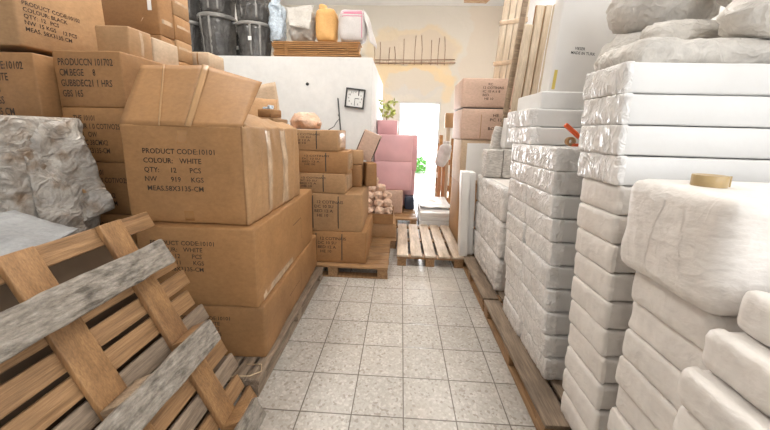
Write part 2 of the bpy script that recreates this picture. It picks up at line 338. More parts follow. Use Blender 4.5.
def put_text(o, bvh, body, tw, st, lead, face, ox, oz, ink):
    """one printed line = one part"""
    rows = body.split('\n'); big = max(rows, key=lambda t: raw_w(t) if t.strip() else 0)
    size = tw/max(1e-6, raw_w(big))                  # metres per font unit
    for i, row in enumerate(rows):
        for mt in re.finditer(r'\S+(?: \S+)*', row):      # words set apart by wide gaps are marks of their own
            lead_sp = raw_w('|'+row[:mt.start()]+'|')-raw_w('||') if mt.start() else 0
            VF = text_vf(mt.group(), raw_w(mt.group())*size, st)
            a = onto(bvh, VF, face, ox+lead_sp*size, oz-i*size*lead*.86*st, .0015)
            fin('printed_text', a[0], a[1], ink, o, smooth=False)
def raw_w(t):
    cu = bpy.data.curves.new('t', 'FONT'); cu.body = t; o = bpy.data.objects.new('t', cu); C.objects.link(o)
    dg = bpy.context.evaluated_depsgraph_get(); me = bpy.data.meshes.new_from_object(o.evaluated_get(dg))
    x = [v.co.x for v in me.vertices]; w = max(x)-min(x)
    bpy.data.objects.remove(o); bpy.data.curves.remove(cu); bpy.data.meshes.remove(me); return w
def carton(label, x, y, z, w, d, h, rz=0., m=0, seed=0, text=None, tapes=(), straps=(), group=None, name='cardboard_carton', rot=None, material=None, amp=.004, bulge=.007, tag_=None, cat='carton', flaps=False, flute=.010):
    """x0.. : x,y is the middle of the base. text = list of (face, body, width, ox, oz, stretch)"""
    VF = rbox(w, d, h, flute, .09, bulge, amp, 5, seed)
    o = fin(name, VF[0], VF[1], material or CARD[m])
    o.location = (x, y, z); o.rotation_euler = rot or (0, 0, rz)
    tag(o, label, cat, group)
    bvh = BVHTree.FromPolygons(VF[0], VF[1])
    for t in (text or ()):
        face, body, tw, ox, oz = t[:5]; st = t[5] if len(t) > 5 else 1.
        put_text(o, bvh, body, tw, st, 1.25, face, ox, oz, t[6] if len(t) > 6 else INK)
    for (face, ox, oz, tw, th, tm) in tapes:
        a = onto(bvh, grid_uv(tw, th, 6, 8), face, ox, oz, .001)
        fin('packing_tape', a[0], a[1], tm, o)
    for sx in straps:     # strap running round the box over the front
        g_ = grid_uv(.009, h, 1, 12); a = onto(bvh, (g_[0], g_[1]), 'front', sx, h/2-.001, .0016)
        g2 = grid_uv(.009, d-.01, 1, 8); c = onto(bvh, g2, 'top', sx, 0, .0012)
        fin('strap', *join(a, c), STRAP, o)
    if flaps:
        for s in (-1, 1):
            a = onto(bvh, grid_uv(w*.985, d*.49, 8, 4), 'top', 0, s*d*.248, .003)
            fin('top_flap', a[0], a[1], CARD[m], o)
    return o

ORD = ['topmost', 'second', 'third', 'fourth', 'fifth', 'sixth', 'seventh', 'eighth', 'ninth', 'tenth', 'eleventh', 'twelfth', 'thirteenth', 'fourteenth']
def nth(i, of): return f'{ORD[i]} {of}'

def pallet(label, x0, x1, y0, y1, h, nb, along, m_deck, m_low, z0=0., rz=0., name='wooden_pallet', gapf=.25, seed=0, group='pallets on the floor'):
    rr = random.Random(seed)
    cx, cy = (x0+x1)/2, (y0+y1)/2
    t = empty(name, (cx, cy, z0), label, 'pallet', group, (0, 0, rz))
    lx, ly = x1-x0, y1-y0; bt = .02; st = .02
    span, ln = (lx, ly) if along == 'y' else (ly, lx)
    pitch = span/(nb-1+1-gapf); wd = pitch*(1-gapf)
    for i in range(nb):
        c = -span/2+wd/2+i*pitch
        V, F = rbox(wd, ln, bt, .003, .25, 0, .0012, 9, seed*10+i)
        if along == 'x': V, F = move((V, F), rot=(0, 0, R(90)))
        V = [v + (Vector((c, 0, h-bt)) if along == 'y' else Vector((0, c, h-bt))) for v in V]
        V = [v+Vector((0, 0, rr.uniform(-.001, .001))) for v in V]
        fin('deck_board', V, F, m_deck[along], t)
    zb = h-bt-st
    for k in (-1, 0, 1):
        c = k*(ln/2-.05)
        V, F = rbox(span, .09, st, .003, .3, 0, .001, 9, seed+k+50)
        if along == 'x': V, F = move((V, F), rot=(0, 0, R(90)))
        V = [v+(Vector((0, c, zb)) if along == 'y' else Vector((c, 0, zb))) for v in V]
        fin('stringer_board', V, F, m_low, t)
        for q in (-1, 0, 1):
            e = q*(span/2-.05)
            V, F = rbox(.09, .09, zb-.016, .004, .2, 0, .001, 9, seed+k*3+q+80)
            V = [v+(Vector((e, c, .016)) if along == 'y' else Vector((c, e, .016))) for v in V]
            fin('block', V, F, m_low, t)
    for q in (-1, 0, 1):
        e = q*(span/2-.05)
        V, F = rbox(.09, ln, .016, .003, .3, 0, .001, 9, seed+q+95)
        if along == 'x': V, F = move((V, F), rot=(0, 0, R(90)))
        V = [v+(Vector((e, 0, 0)) if along == 'y' else Vector((0, e, 0))) for v in V]
        fin('runner', V, F, m_low, t)
    return t

BV = {}
def bale(label, x0, y0, z, dx, dy, dz, seed=0, film=True, m=None, group=None, r=.011, bulge=.002, amp=.0025, rz=0., name='wrapped_bale', flat=False, edge=.05, fm=None):
    """White bale whose left (aisle) end is closed with crinkled film; x0,y0 = near left corner."""
    V, F = rbox(dx, dy, dz-(.003 if film else 0), r, .045, bulge, amp, 9, seed, (.6, 1, 1.6))
    o = fin(name, V, F, m or WHITEB)
    o.location = (x0+dx/2, y0+dy/2, z); o.rotation_euler = (0, 0, rz)
    tag(o, label, 'bale', group)
    if film:
        e = 1-2*edge/dx; ey = 1-2*.012/dy
        fV, fF = rbox(dx, dy, dz, r, .009, bulge, amp, 9, seed, (.6, 1, 1.6), keep=lambda c: c[0] < -e or c[0] < -.999, off=.003, ridge=.0016 if fm is BFILM else .0042, rfreq=(26, 55, 13))
        fin('film_end', fV, fF, fm or FILM, o)
    # fold of the wrapping along the near face
    return o
def seam(o, dx, dy, dz, m, seed=0):
    rr = random.Random(seed)
    bvh = None
    me = o.data; bvh = BVHTree.FromPolygons([v.co for v in me.vertices], [list(p.vertices) for p in me.polygons])
    a = onto(bvh, grid_uv(.03, dz*.8, 2, 6), 'front', rr.uniform(-.1, .1)-dx*.2, dz*.5, .002)
    fin('wrap_fold', a[0], a[1], m, o)

# ------------------------------------------------------------------ setting
CZ = 4.22; XL, XR, YB, YF = -3.25, 2.45, 7.95, -2.6
struct('floor', *box(XL-.15, XR+.15, YF-.15, YB+.25, -.12, 0), floor_mat())
struct('ceiling', *box(XL-.15, XR+.15, YF-.15, YB+.25, CZ, CZ+.15), CEIL)
DX0, DX1, DZ = -.085, .936, 2.06
bw = backwall_mat()
struct('wall_back', *join(box(XL-.15, DX0, YB, YB+.25, 0, CZ), box(DX1, XR+.15, YB, YB+.25, 0, CZ), box(DX0, DX1, YB, YB+.25, DZ, CZ)), bw)
struct('wall_left', *box(XL-.15, XL, YF, YB, 0, CZ), PLASTER)
# right wall with a window opening, front wall (behind the camera) with another
wy0, wy1, wz0, wz1 = -2.2, -.3, 1.1, 2.9
struct('wall_right', *join(box(XR, XR+.15, YF, wy0, 0, CZ), box(XR, XR+.15, wy1, YB, 0, CZ), box(XR, XR+.15, wy0, wy1, 0, wz0), box(XR, XR+.15, wy0, wy1, wz1, CZ)), PLASTER)
fx0, fx1, fz0, fz1 = .1, 2.2, 1.5, 3.5
struct('wall_front', *join(box(XL-.15, fx0, YF-.15, YF, 0, CZ), box(fx1, XR+.15, YF-.15, YF, 0, CZ), box(fx0, fx1, YF-.15, YF, 0, fz0), box(fx0, fx1, YF-.15, YF, fz1, CZ)), PLASTER)
struct('window_1', *join(box(fx0, fx1, YF-.09, YF-.04, fz0, fz0+.06), box(fx0, fx1, YF-.09, YF-.04, fz1-.06, fz1), *[box(x-.03, x+.03, YF-.09, YF-.04, fz0+.06, fz1-.06) for x in (fx0+.03, .8, 1.5, fx1-.03)]), PALEW)
struct('window_2', *join(box(XR+.04, XR+.09, wy0, wy1, wz0, wz0+.06), box(XR+.04, XR+.09, wy0, wy1, wz1-.06, wz1), *[box(XR+.04, XR+.09, y-.03, y+.03, wz0+.06, wz1-.06) for y in (wy0+.03, (wy0+wy1)/2, wy1-.03)]), PALEW)
# small store room built into the hall: its flat roof carries the loft goods
PX, PY0, PY1, PZ = -.4, 4.2, 6.55, 2.255
struct('wall_middle', *box(XL, PX, PY0, PY1, 0, PZ), PLASTER)
struct('trim_1', *join(box(DX0-.0, DX0+.045, YB-.02, YB+.2, 0, DZ), box(DX1-.045, DX1, YB-.02, YB+.2, 0, DZ), box(DX0+.045, DX1-.045, YB-.02, YB+.2, DZ-.045, DZ)), mat('door_frame_paint', (.6, .58, .55), .5, .08, 5))
# peeled ceiling spot with brown laths
V, F = sheet((1.25, 7.45, CZ-.004), (1.85, 7.5, CZ-.004), (1.3, 7.75, CZ-.004), (1.8, 7.78, CZ-.004), 14, 6, .003, 8, 3, .006)
struct('trim_2', V, F, mat('bare_ceiling_laths', (.5, .28, .14), .8, 0, 9, .5, 20, stretch=(1, 6, 1), col2=(.75, .55, .38), lo=.4, hi=.6))
# outside
yard = struct('ground', *box(-12, 14, YB+.25, 30, -.2, -.06), mat('pale_yard', (.62, .6, .56), .9, .06, 2))
V, F = box(.86, .98, 10.4, 10.55, -.06, .95)
o = fin('stone_post', V, F, FOAM, smooth=False); tag(o, 'pale post standing in the yard seen through the doorway', 'post')
lr = random.Random(3); LV = []; LF = []
for i in range(420):
    a = lr.uniform(0, 6.28); rr_ = lr.random()**.5*.33; p = Vector((.62+rr_*math.cos(a), 11+rr_*math.sin(a), -.05+lr.uniform(.0, .62)*(1-rr_*1.4)))
    d = Vector((lr.uniform(-1, 1), lr.uniform(-1, 1), lr.uniform(-.3, 1))).normalized(); s = d.cross(Vector((lr.uniform(-1, 1), lr.uniform(-1, 1), .3))).normalized()
    n = len(LV); L_ = lr.uniform(.07, .14)
    LV += [p, p+d*L_*.5+s*L_*.25, p+d*L_, p+d*L_*.5-s*L_*.25]; LF.append([n, n+1, n+2, n+3])
sh = empty('green_shrub', (.62, 11, -.06), 'bright green shrub growing outside beyond the open doorway', 'shrub')
o = fin('foliage', [v-Vector((.62, 11, -.06)) for v in LV], LF, GREEN, sh)
o = fin('stem', *tube([(0, 0, 0), (.02, 0, .2), (0, .03, .42)], [.02, .015, .008]), WOODX, sh)

# ------------------------------------------------------------------ pallets
PW = {'x': WOODX, 'y': WOOD}
pallet('brown pallet under the three big cartons at the left of the aisle', -1.36, -.675, 1.335, 2.66, .105, 9, 'y', {'x': GWOODX, 'y': GWOOD}, GWOOD, seed=1)
pallet('brown pallet with cross boards under the strapped carton stack', -1.1, -.085, 2.68, 3.42, .115, 8, 'x', {'x': WOODX, 'y': WOOD}, WOOD, seed=2, gapf=.12)
pallet('empty slatted pallet lying in the middle of the aisle', -.005, .67, 3.0, 4.1, .115, 5, 'y', {'x': PALEX, 'y': PALEX}, WOOD, seed=3, gapf=.19)
pallet('low pallet under the stacked pink cartons', -.38, .26, 4.25, 5.45, .14, 7, 'x', {'x': WOODX, 'y': WOOD}, WOOD, seed=4, gapf=.14)
pallet('small pallet under the box with the heap of peach bundles', -.42, -.02, 3.46, 4.02, .1, 5, 'x', {'x': WOODX, 'y': WOOD}, WOOD, seed=5, gapf=.14)
for i, (a, b, lab) in enumerate(((.1, 1.15, 'pallet under the nearest white bales at the right edge'), (1.175, 2.2, 'pallet at the right under the middle white bale stack, its dark deck end bare'), (2.225, 3.25, 'pallet at the right under the far white bales beside the white panels'))):
    pallet(lab, .66, 1.62, a, b, .115, 7, 'y', {'x': GWOODX, 'y': GWOOD}, WOOD, seed=6+i, gapf=.16)

# ------------------------------------------------------------------ leaning pallet, underside towards the aisle
TL = R(64); Yr = 1.19; LEN = 1.06; NR = .129
S_ = Vector((-math.cos(TL), 0, math.sin(TL))); N_ = Vector((math.sin(TL), 0, math.cos(TL))); A_ = Vector((0, 1, 0))
base = Vector((-.688+.006, Yr, .004))
lp = empty('wooden_pallet', base, 'broken brown pallet leaning on edge at the left, bark-edged runners facing out', 'pallet')
def lbox(name, s0, s1, y0, y1, n0, n1, m, seed, amp=.0015, skew=0., along='y', seg=.12, r=.004):
    """board in the pallet's own frame: s up the slope, y along the aisle, n outwards"""
    V, F = rbox(s1-s0, y1-y0, n1-n0, r, seg, 0, amp, 9, seed)
    out = []
    for v in V:
        s = v.x+(s0+s1)/2; y = v.y+(y0+y1)/2; n = v.z+n0
        s += skew*(y-Yr)
        out.append(S_*s + A_*(y-Yr) + N_*n)
    o = fin(name, out, [f[::-1] for f in F], m, lp)
    return o
rr = random.Random(5)
DK = [.0, .097, .193, .29, .386, .482, .578, .672, .768]
for i, s in enumerate(DK):
    lbox('deck_board', s+.003, s+.078+rr.uniform(-.006, .004), Yr-1.13+rr.uniform(-.01, .01), Yr+.135+rr.uniform(-.025, .015), -.022, 0, GWOOD if i in (2, 5) else WOOD, 20+i, skew=rr.uniform(-.006, .006))
lbox('deck_board', .985, 1.06, Yr-1.13, Yr+.14, -.022, 0, WOOD, 33)
for k, yc in enumerate((Yr-.065, Yr-.37, Yr-.98)):
    lbox('stringer_board', -.0, LEN, yc-.048, yc+.048, 0, .022, WOODS, 40+k, amp=.002)
    for q, sc in enumerate((.055, .47, .865)):
        lbox('block', sc-.048, sc+.048, yc-.055, yc+.075, .022, .1, GWOODX if k else WOODX, 50+k*3+q)
for q, (sc, wd, sk) in enumerate(((.055, .1, .0), (.47, .105, .0), (.865, .11, .01))):
    o = lbox('runner', sc-wd/2, sc+wd/2, Yr-1.15, Yr, .1, .127, BARK, 70+q, amp=.006, skew=sk, seg=.04, r=.008)
    o['label'] = 'grey bark-edged runner board'

# ------------------------------------------------------------------ left cartons
T101 = 'PRODUCT CODE:10101\nCOLOUR:   WHITE\nQTY:      12      PCS\nNW       919     KGS\n MEAS.58X3135-CM'
T102 = 'PRODUCT CODE:10101\nCOLOUR:   WHITE\nQTY:      12      PCS\nNW        11      KGS\n MEAS.58X3135-CM'
T2 = 'PRODUCT CODE:10102\nCOLOUR: BLACK\nQTY:  12  PCS\nNW  15 KGS    12 PCS\nMEAS. 58X3135 CM'
T3 = 'PRODUCT CODE:10102\nCOLOUR:  WHITE\nQTY  12     PCS\nNW   15     KGS\nMEAS.58X3135 CM'
T4 = 'PRODUCCN 101702\nCM.BEGE     8\nGUBBDEC21 1 HRS\nGBS 165'
T5 = '     THE 10101\nCOLOUR 1 0 COTIVO2S\n         12  OW\n     12 HC 38CMX2\nMEAS.58X3135-CM'
# O3, O2, O1
carton('lowest of the three big cartons on the pallet at the left of the aisle', -1.03, 2.07, .107, .63, 1.2, .305, m=1, seed=3, rz=R(2.0), text=[('front', T102, .3, -.17, .245)], flute=.014, amp=.007,
       tapes=[('right', -.1, .15, .22, .004, INK), ('right', .05, .12, .004, .16, INK)])
carton('middle of the three big cartons, under the open carton', -1.04, 2.02, .412, .62, 1.12, .432, m=0, seed=4, rz=R(1.5), text=[('front', T102, .33, -.23, .36)], flute=.014, amp=.007,
       tapes=[('right', -.25, .03, .5, .05, CTAPE), ('right', .1, .28, .2, .004, INK), ('right', .2, .2, .004, .16, INK)])
o = empty('cardboard_carton', (-1.085, 1.92, .846), 'open carton with raised front flap and printed front, top of the pallet stack', 'carton')
w_, d_, h_ = .62, .82, .50
VF = rbox(w_, d_, h_, .012, .06, .008, .005, 5, 9, keep=lambda c: c[2] < .999)
body = fin('carton_body', VF[0], VF[1], CARD[0], o)
VFs = rbox(w_, d_, h_, .012, .016, .008, .005, 5, 9, keep=lambda c: c[0] > .999, off=.0085, ridge=.0065, rfreq=(6, 11, 3))
fin('wrinkled_side', VFs[0], VFs[1], CARD[2], o)  # paler than the body: the light on this side is put into the colour
bvh = BVHTree.FromPolygons(VF[0], VF[1])
iv = rbox(w_-.012, d_-.012, h_-.006, .012, .1, .008, .003, 5, 9, keep=lambda c: c[2] < .999)
fin('carton_lining', [v+Vector((0, 0, .006)) for v in iv[0]], [f[::-1] for f in iv[1]], CARDIN, o)
put_text(o, bvh, T101, .37, 1.0, 1.5, 'front', -.2, .385, INK)
for (ox, oz, tw, th) in ((.01, .455, .05, .085), (.01, .035, .05, .07)):
    a = onto(bvh, grid_uv(tw, th, 4, 4), 'front', ox, oz, .001); fin('packing_tape', a[0], a[1], TAPE, o)
bvs = BVHTree.FromPolygons(VFs[0], VFs[1])
for (ox, tw) in ((-.14, .06), (.1, .1)):
    a = onto(bvs, grid_uv(tw, .46, 8, 40), 'right', ox, .25, .0025)
    fin('packing_tape', a[0], a[1], CTAPE, o)
# flaps
hw = w_/2
def flap_pts(u0, u1, off=0., n=8):
    bot = lambda u: Vector((-hw+2*hw*u, -d_/2-off, h_-.004))
    def top(u):
        A, B, D = Vector((-.35, -.18, h_+.32)), Vector((.0, -.165, h_+.325)), Vector((.295, -.12, h_+.248))
        return (A.lerp(B, u/.56) if u < .56 else B.lerp(D, (u-.56)/.44)) + Vector((0, -off, off))
    return bot(u0), bot(u1), top(u0), top(u1)
VL = sheet(*flap_pts(0, .56), 10, 12, .004, 5, 2, .005); VR = sheet(*flap_pts(.56, 1), 10, 12, .004, 5, 2, .005)
ff = fin('front_flap', *join(VL, VR), CARD[0], o)
fin('packing_tape', *sheet(*flap_pts(.545, .60, .005), 3, 10, .0, 4, 2, .001), CARDT, ff)
fin('crease', *sheet(*[v for v in (flap_pts(.33, .345, .005)[0], flap_pts(.33, .345, .005)[1], flap_pts(.2, .215, .005)[2], flap_pts(.2, .215, .005)[3])], 2, 10, .0, 4, 2, .001), CARDT, ff)
V, F = sheet((hw, -d_/2+.03, h_-.004), (hw, d_/2-.02, h_-.004), (hw-.14, -d_/2+.16, h_+.085), (hw-.08, d_/2-.04, h_+.035), 16, 10, .016, 9, 5, .005)
fin('side_flap', V, F, CARD[2], o)
# far left columns
def col(x, y, w, d, zs, labels, texts, m, seed0, rz=0.):
    for i in range(len(zs)-1):
        carton(labels[i], x, y, zs[i], w, d, zs[i+1]-zs[i], rz=rz+R(rnd.uniform(-.6, .6)), m=m[i % len(m)], seed=seed0+i,
               text=[('front', texts[i], w*.8, -w*.42, (zs[i+1]-zs[i])*.86, 1.45)] if texts[i] else None, straps=())
# column L (behind the open carton): fronts at y=1.725
col(-1.733, 2.035, .39, .61, [0, .48, .813, 1.126, 1.433, 1.735],
    ['bottom carton of the far left printed column, behind the leaning pallet', 'printed carton just above the lowest in the column left of the open carton', 'printed carton third from the bottom in the column left of the open carton',
     'printed carton fourth from the bottom in the column left of the open carton', 'top printed carton of the column left of the open carton flap'],
    [None, T5, T5, T5, T4], [1, 0, 1, 0], 30)
# column at the picture edge, front y=1.65
col(-2.195, 1.94, .5, .58, [0, .7, 1.03, 1.37, 1.705],
    ['bottom carton of the leftmost column, hidden behind torn plastic', 'second carton from the bottom of the leftmost column', 'third carton from the bottom of the leftmost column', 'carton printed in black at the left picture edge, below the big corner carton'],
    [None, None, None, T3], [1, 0, 1, 1], 40)
carton('big carton at the top left corner, long print on its aisle side', -2.235, 1.915, 1.74, .45, .52, .46, m=2, seed=50, text=[('right', T2, .30, -.225, .232, 1.05)])
carton('worn brown carton on the printed column, its side to the aisle', -1.675, 1.93, 1.738, .2, .17, .16, m=2, seed=51, tapes=[('right', 0, .08, .02, .15, CTAPE)])
carton('pale carton behind the worn one on the printed column', -1.675, 2.14, 1.738, .2, .23, .15, m=3, seed=52)
zz = [0, .7, 1.4, 2.005, 2.33]
labs = ['lowest carton of the tall column behind the printed column', 'second carton of the tall column behind the printed column', 'third carton of the tall column behind the printed column', 'dark brown carton with a white label, high at the left']
for i in range(4):
    oo = carton(labs[i], -2.045, 2.48, zz[i], .48, .15, zz[i+1]-zz[i]-.001, m=1, seed=60+i, tapes=[('right', 0, .1, .16, .03, CTAPE)] if i == 3 else ())
    if i == 3:
        bv = BVHTree.FromPolygons([v.co for v in oo.data.vertices], [list(p.vertices) for p in oo.data.polygons])
        a = onto(bv, grid_uv(.03, .07), 'front', .18, .2, .0015); fin('paper_label', a[0], a[1], TAG, oo)
zcol = [0, .5, 1.0, 1.5, 1.86, 2.02, 2.2, 2.4]
for i in range(7):
    carton(f'light brown carton, {nth(6-i, "from the top") if i < 6 else "topmost"} in the column next to the black tubs', -2.045, 2.665, zcol[i], .48, .19, zcol[i+1]-zcol[i]-.001, m=[2, 0, 2, 0][i % 4], seed=70+i, tapes=[('right', .0, .1, .15, .02, CTAPE)] if i > 2 else ())
carton('tall carton behind the open one, carrying two little cartons', -1.9, 2.99, 0, .44, .4, 1.86, m=0, seed=90)
carton('little dark brown carton peeking over the raised flap', -1.985, 2.9, 1.862, .14, .18, .14, m=1, seed=91)
carton('little pale carton beside the dark one over the raised flap', -1.795, 2.93, 1.862, .2, .24, .12, m=3, seed=92, tapes=[('front', .0, .06, .012, .11, TAPE)])

# carton behind the open one, with flaps up
carton('tall carton behind the open carton, its lid torn and full of scraps', -1.32, 2.98, 0, .38, .4, 1.39, m=2, seed=95)
s = empty('torn_carton', (-1.32, 2.98, 1.392), 'torn open carton with pale flaps standing up behind the raised flap', 'carton')
fin('flap', *sheet((-.2, .15, 0), (.13, .15, 0), (-.16, .2, .36), (.06, .2, .4), 8, 8, .01, 5, 1, .005), CARD[3], s)
fin('flap', *sheet((-.16, -.03, 0), (.16, -.05, 0), (-.14, .08, .24), (.12, .08, .22), 8, 6, .01, 5, 2, .005), CARD[2], s)
fin('carton_body', *rbox(.36, .36, .04, .01, .1, 0, .004, 5, 3), CARDIN, s)
o = fin('plastic_scrap', *sheet((-1.28, 2.86, 1.47), (-1.17, 2.84, 1.49), (-1.27, 2.9, 1.53), (-1.18, 2.88, 1.56), 10, 8, .05, 14, 4, .003), SILVER); tag(o, 'shiny clear plastic scrap lying in the torn carton', 'plastic scrap')
carton('small dark flattened carton left of the peach sack', -1.2, 2.87, 1.44, .14, .16, .07, rz=R(-15), m=1, seed=97)

# strapped stack
STX = [(-.575, .565, .117, .42, 'bottom carton of the strapped stack, standing on its pallet'), (-.61, .545, .421, .775, 'strapped carton second from the bottom, sticking out to the right'),
       (-.745, .52, .776, .957, 'strapped carton in the middle of the five'), (-.725, .5, .958, 1.157, 'strapped carton second from the top of the five'), (-.80, .5, 1.158, 1.34, 'top strapped carton, under the peach sack')]
TS = '  12 COTINAIS\nDC 10 SU\nBED 12 A\n  HE 10'
for i, (cx, w, z0, z1, lab) in enumerate(STX):
    dep = .66 if i < 2 else .36
    carton(lab, cx, 2.75+dep/2, z0, w, dep, z1-z0, rz=R([0, .6, -1.2, 1., -.6][i]), m=[0, 2, 2, 0, 2][i], seed=100+i, straps=(-w*.33, w*.1) if i < 2 else (w*.12,), amp=.006,
           text=[('front', TS, .24 if i < 2 else .22, -w*.3, (z1-z0)*.82, .9 if i < 2 else .6)], tapes=[('right', 0, (z1-z0)/2, .25, (z1-z0)*.7, CTAPE)] if i > 1 else ())
V, F = rbox(.25, .2, .15, .07, .011, .012, .03, 7, 4, ridge=.022, rfreq=(12, 12, 16), taper=-.18); o = empty('plastic_sack', (-.895, 2.93, 1.343), 'small peach plastic sack lying on the strapped stack', 'sack', rot=(0, 0, R(-12)))
fin('sack_body', V, F, PEACH, o); fin('sack_knot', *rbox(.07, .05, .04, .018, .015, 0, .008, 30, 2), PEACH, o, loc=(.13, 0, .03))
o = fin('bent_wire', *tube([(-.66, 2.86, 1.342), (-.62, 2.9, 1.37), (-.6, 2.95, 1.42), (-.57, 2.93, 1.45), (-.59, 2.95, 1.48)], .004), DARK); tag(o, 'bent wire sticking up from the top strapped carton', 'wire')

# jumble right of the strapped stack
carton('upright brown carton standing behind the strapped stack', -.45, 3.24, .777, .12, .25, .225, m=1, seed=110)
carton('crumpled grey brown carton lying on the upright one', -.51, 3.185, 1.006, .25, .13, .14, m=2, seed=111, amp=.012, rot=(0, 0, R(6)))
carton('brown carton wedged right of the upright one', -.325, 3.28, .777, .11, .2, .24, rz=R(18), m=1, seed=112, amp=.01)
carton('pinkish carton leaning tilted in front of the white wall', -.405, 3.335, 1.045, .19, .08, .3, m=4, seed=113, rot=(0, R(22), 0), tapes=[('front', -.092, .15, .012, .29, INK), ('front', .092, .15, .01, .29, INK)])
carton('lower carton under the open tray of peach bundles', -.22, 3.75, .102, .36, .4, .17, m=2, seed=115, rz=R(3))
tr = empty('cardboard_tray', (-.245, 3.73, .274), 'shallow brown cardboard tray holding the peach bundles', 'tray')
for (x0, x1, y0, y1, nm) in ((-.18, .18, -.2, -.194, 'tray_side'), (-.18, .18, .194, .2, 'tray_side'), (-.18, -.174, -.194, .194, 'tray_side'), (.174, .18, -.194, .194, 'tray_side'), (-.174, .174, -.194, .194, 'tray_base')):
    fin(nm, *box(x0, x1, y0, y1, 0, .12 if nm == 'tray_side' else .006), CARD[1], tr, smooth=False)
br = random.Random(11); nB = 0; pro = []
for k in range(3):
    V, F = rbox(.11, .105, .1, .04, .011, .004, .018, 18, 200+k, ridge=.014, rfreq=(22, 22, 22))
    kn = rbox(.03, .03, .03, .012, .012, 0, .006, 40, 5+k)
    pro.append((V, F, kn))
layers = [(.283, [(-.1, -.12), (0, -.13), (.1, -.12), (-.1, 0), (.02, -.01), (.11, .02), (-.08, .12), (.04, .12)]), (.368, [(-.1, -.13), (0, -.12), (.11, -.12), (-.06, -.02), (.06, 0), (-.02, .1), (.1, .1)]),
          (.452, [(-.1, -.1), (.01, -.1), (.1, -.06), (-.04, .02), (.06, .05)]), (.535, [(-.1, -.04), (0, -.05), (.07, 0)]), (.618, [(-.07, -.02), (.01, .0)]), (.70, [(-.05, 0)])]
protos = []
for z, L_ in layers:
    for (x, y) in L_:
        k = nB % 3
        if nB < 3:
            q = fin('sponge_bundle', pro[k][0], pro[k][1], PEACHB); fin('knot', pro[k][2][0], pro[k][2][1], PEACHB, q, loc=(.0, -.045, .06)); protos.append(q)
        else:
            q = protos[k].copy(); C.objects.link(q)
            for ch in protos[k].children:
                c = ch.copy(); C.objects.link(c); c.parent = q
        q.location = (-.25+x*1.15, 3.73+y, z); q.rotation_euler = (br.uniform(-.35, .35), br.uniform(-.35, .35), br.uniform(-.6, .6)); q.scale = [br.uniform(.85, 1.0)]*3
        tag(q, 'crumpled peach plastic bundle in the heap on the cardboard tray', 'bundle', 'peach bundles heaped on the tray'); nB += 1

# pink cartons
carton('lowest pinkish carton of the pink stack, on the pallet', -.16, 4.72, .142, .42, .36, .34, m=4, seed=120)
carton('lower of the two big pink cartons in the front pink stack', -.112, 4.8, .483, .55, .4, .425, material=PINK, seed=121, bulge=.012)
carton('upper of the two big pink cartons in the front pink stack', -.112, 4.8, .909, .545, .4, .38, material=PINK, seed=122, bulge=.01, tapes=[('front', 0, .3, .02, .15, PINK)])
carton('lower pink carton of the rear pair', -.07, 5.24, .142, .62, .38, .57, material=PINK, seed=123)
carton('upper pink carton of the rear pair', -.05, 5.24, .713, .62, .38, .58, material=PINK, seed=124)
carton('small pink carton on top of the rear pair beside the wall corner', -.225, 5.22, 1.294, .32, .3, .22, material=PINK, seed=125)
o = carton('dark blue plastic crate behind the lowest pinkish carton', .16, 4.9, .142, .14, .2, .2, material=BLUEP, seed=126, name='plastic_crate', cat='crate')
# leafy thing above the pink cartons
LV = []; LF = []; lr = random.Random(8)
for i in range(90):
    p = Vector((lr.uniform(-.1, .12), lr.uniform(-.07, .07), lr.uniform(.03, .3))); d = Vector((lr.uniform(-1, 1), lr.uniform(-1, 1), lr.uniform(-.2, 1))).normalized(); s2 = d.cross(Vector((.3, lr.uniform(-1, 1), .4))).normalized()
    n = len(LV); LV += [p, p+d*.04+s2*.02, p+d*.08, p+d*.04-s2*.02]; LF.append([n, n+1, n+2, n+3])
pl = empty('leafy_sprig', (-.2, 5.32, 1.5), 'yellow green leafy sprig above the small pink carton', 'plant')
pl.location = (-.25, 5.22, 1.516)
fin('foliage', LV, LF, YGREEN, pl); fin('stem', *tube([(0, 0, 0), (.01, 0, .12), (0, .01, .25)], .006), WOODX, pl)

# white boards behind the middle pallet
for i in range(4):
    o = fin('foam_slab', *rbox(.44, .85, .058, .006, .3, 0, .003, 4, 130+i), FOAM, loc=(.52+rnd.uniform(-.012, .012), 4.68, .002+i*.06), rot=(0, 0, R(rnd.uniform(-1, 1))))
    tag(o, f'flat white panel, {["lowest", "second from the bottom", "third from the bottom", "topmost"][i]} of the pile behind the aisle pallet', 'panel', 'white panels behind the aisle pallet')
o = fin('crumpled_sheet', *sheet((.29, 4.45, .285), (.76, 4.42, .285), (.31, 5.1, .295), (.74, 5.1, .285), 16, 16, .03, 5, 4, .004), FOAM); tag(o, 'crumpled white sheet spread over the flat white panels', 'sheet')

# right-hand clutter before the doorway wall
o = fin('floor_timber', *rbox(.07, 1.7, .07, .004, .4, 0, .003, 3, 140), CREAM, loc=(1.01, 6.95, .0), rot=(0, 0, R(3.5))); tag(o, 'long pale timber lying on the floor right of the doorway', 'timber')
for i, (x, y, h, w, mm, lab) in enumerate(((.66, 5.25, .95, .05, BROWNP, 'narrow red brown board standing nearest the doorway'), (.735, 5.3, 1.12, .05, BROWNP, 'second red brown board right of the doorway'), (.80, 5.42, 1.42, .06, PALEW, 'pale yellow board standing among the brown boards'), (.87, 5.3, 1.25, .055, WOODO, 'orange brown board beside the tall brown carton'), (.71, 5.62, 1.3, .06, WOODO, 'brown board behind the white sack by the doorway'))):
    o = fin('standing_board', *rbox(w, .03, h, .004, .4, 0, .002, 4, 150+i), mm, loc=(x, y, 0), rot=(R(-2), 0, R(10))); tag(o, lab, 'board', 'boards standing by the doorway')
cf = empty('wooden_crate', (.86, 5.78, 0), 'slatted orange brown crate behind the standing boards', 'crate')
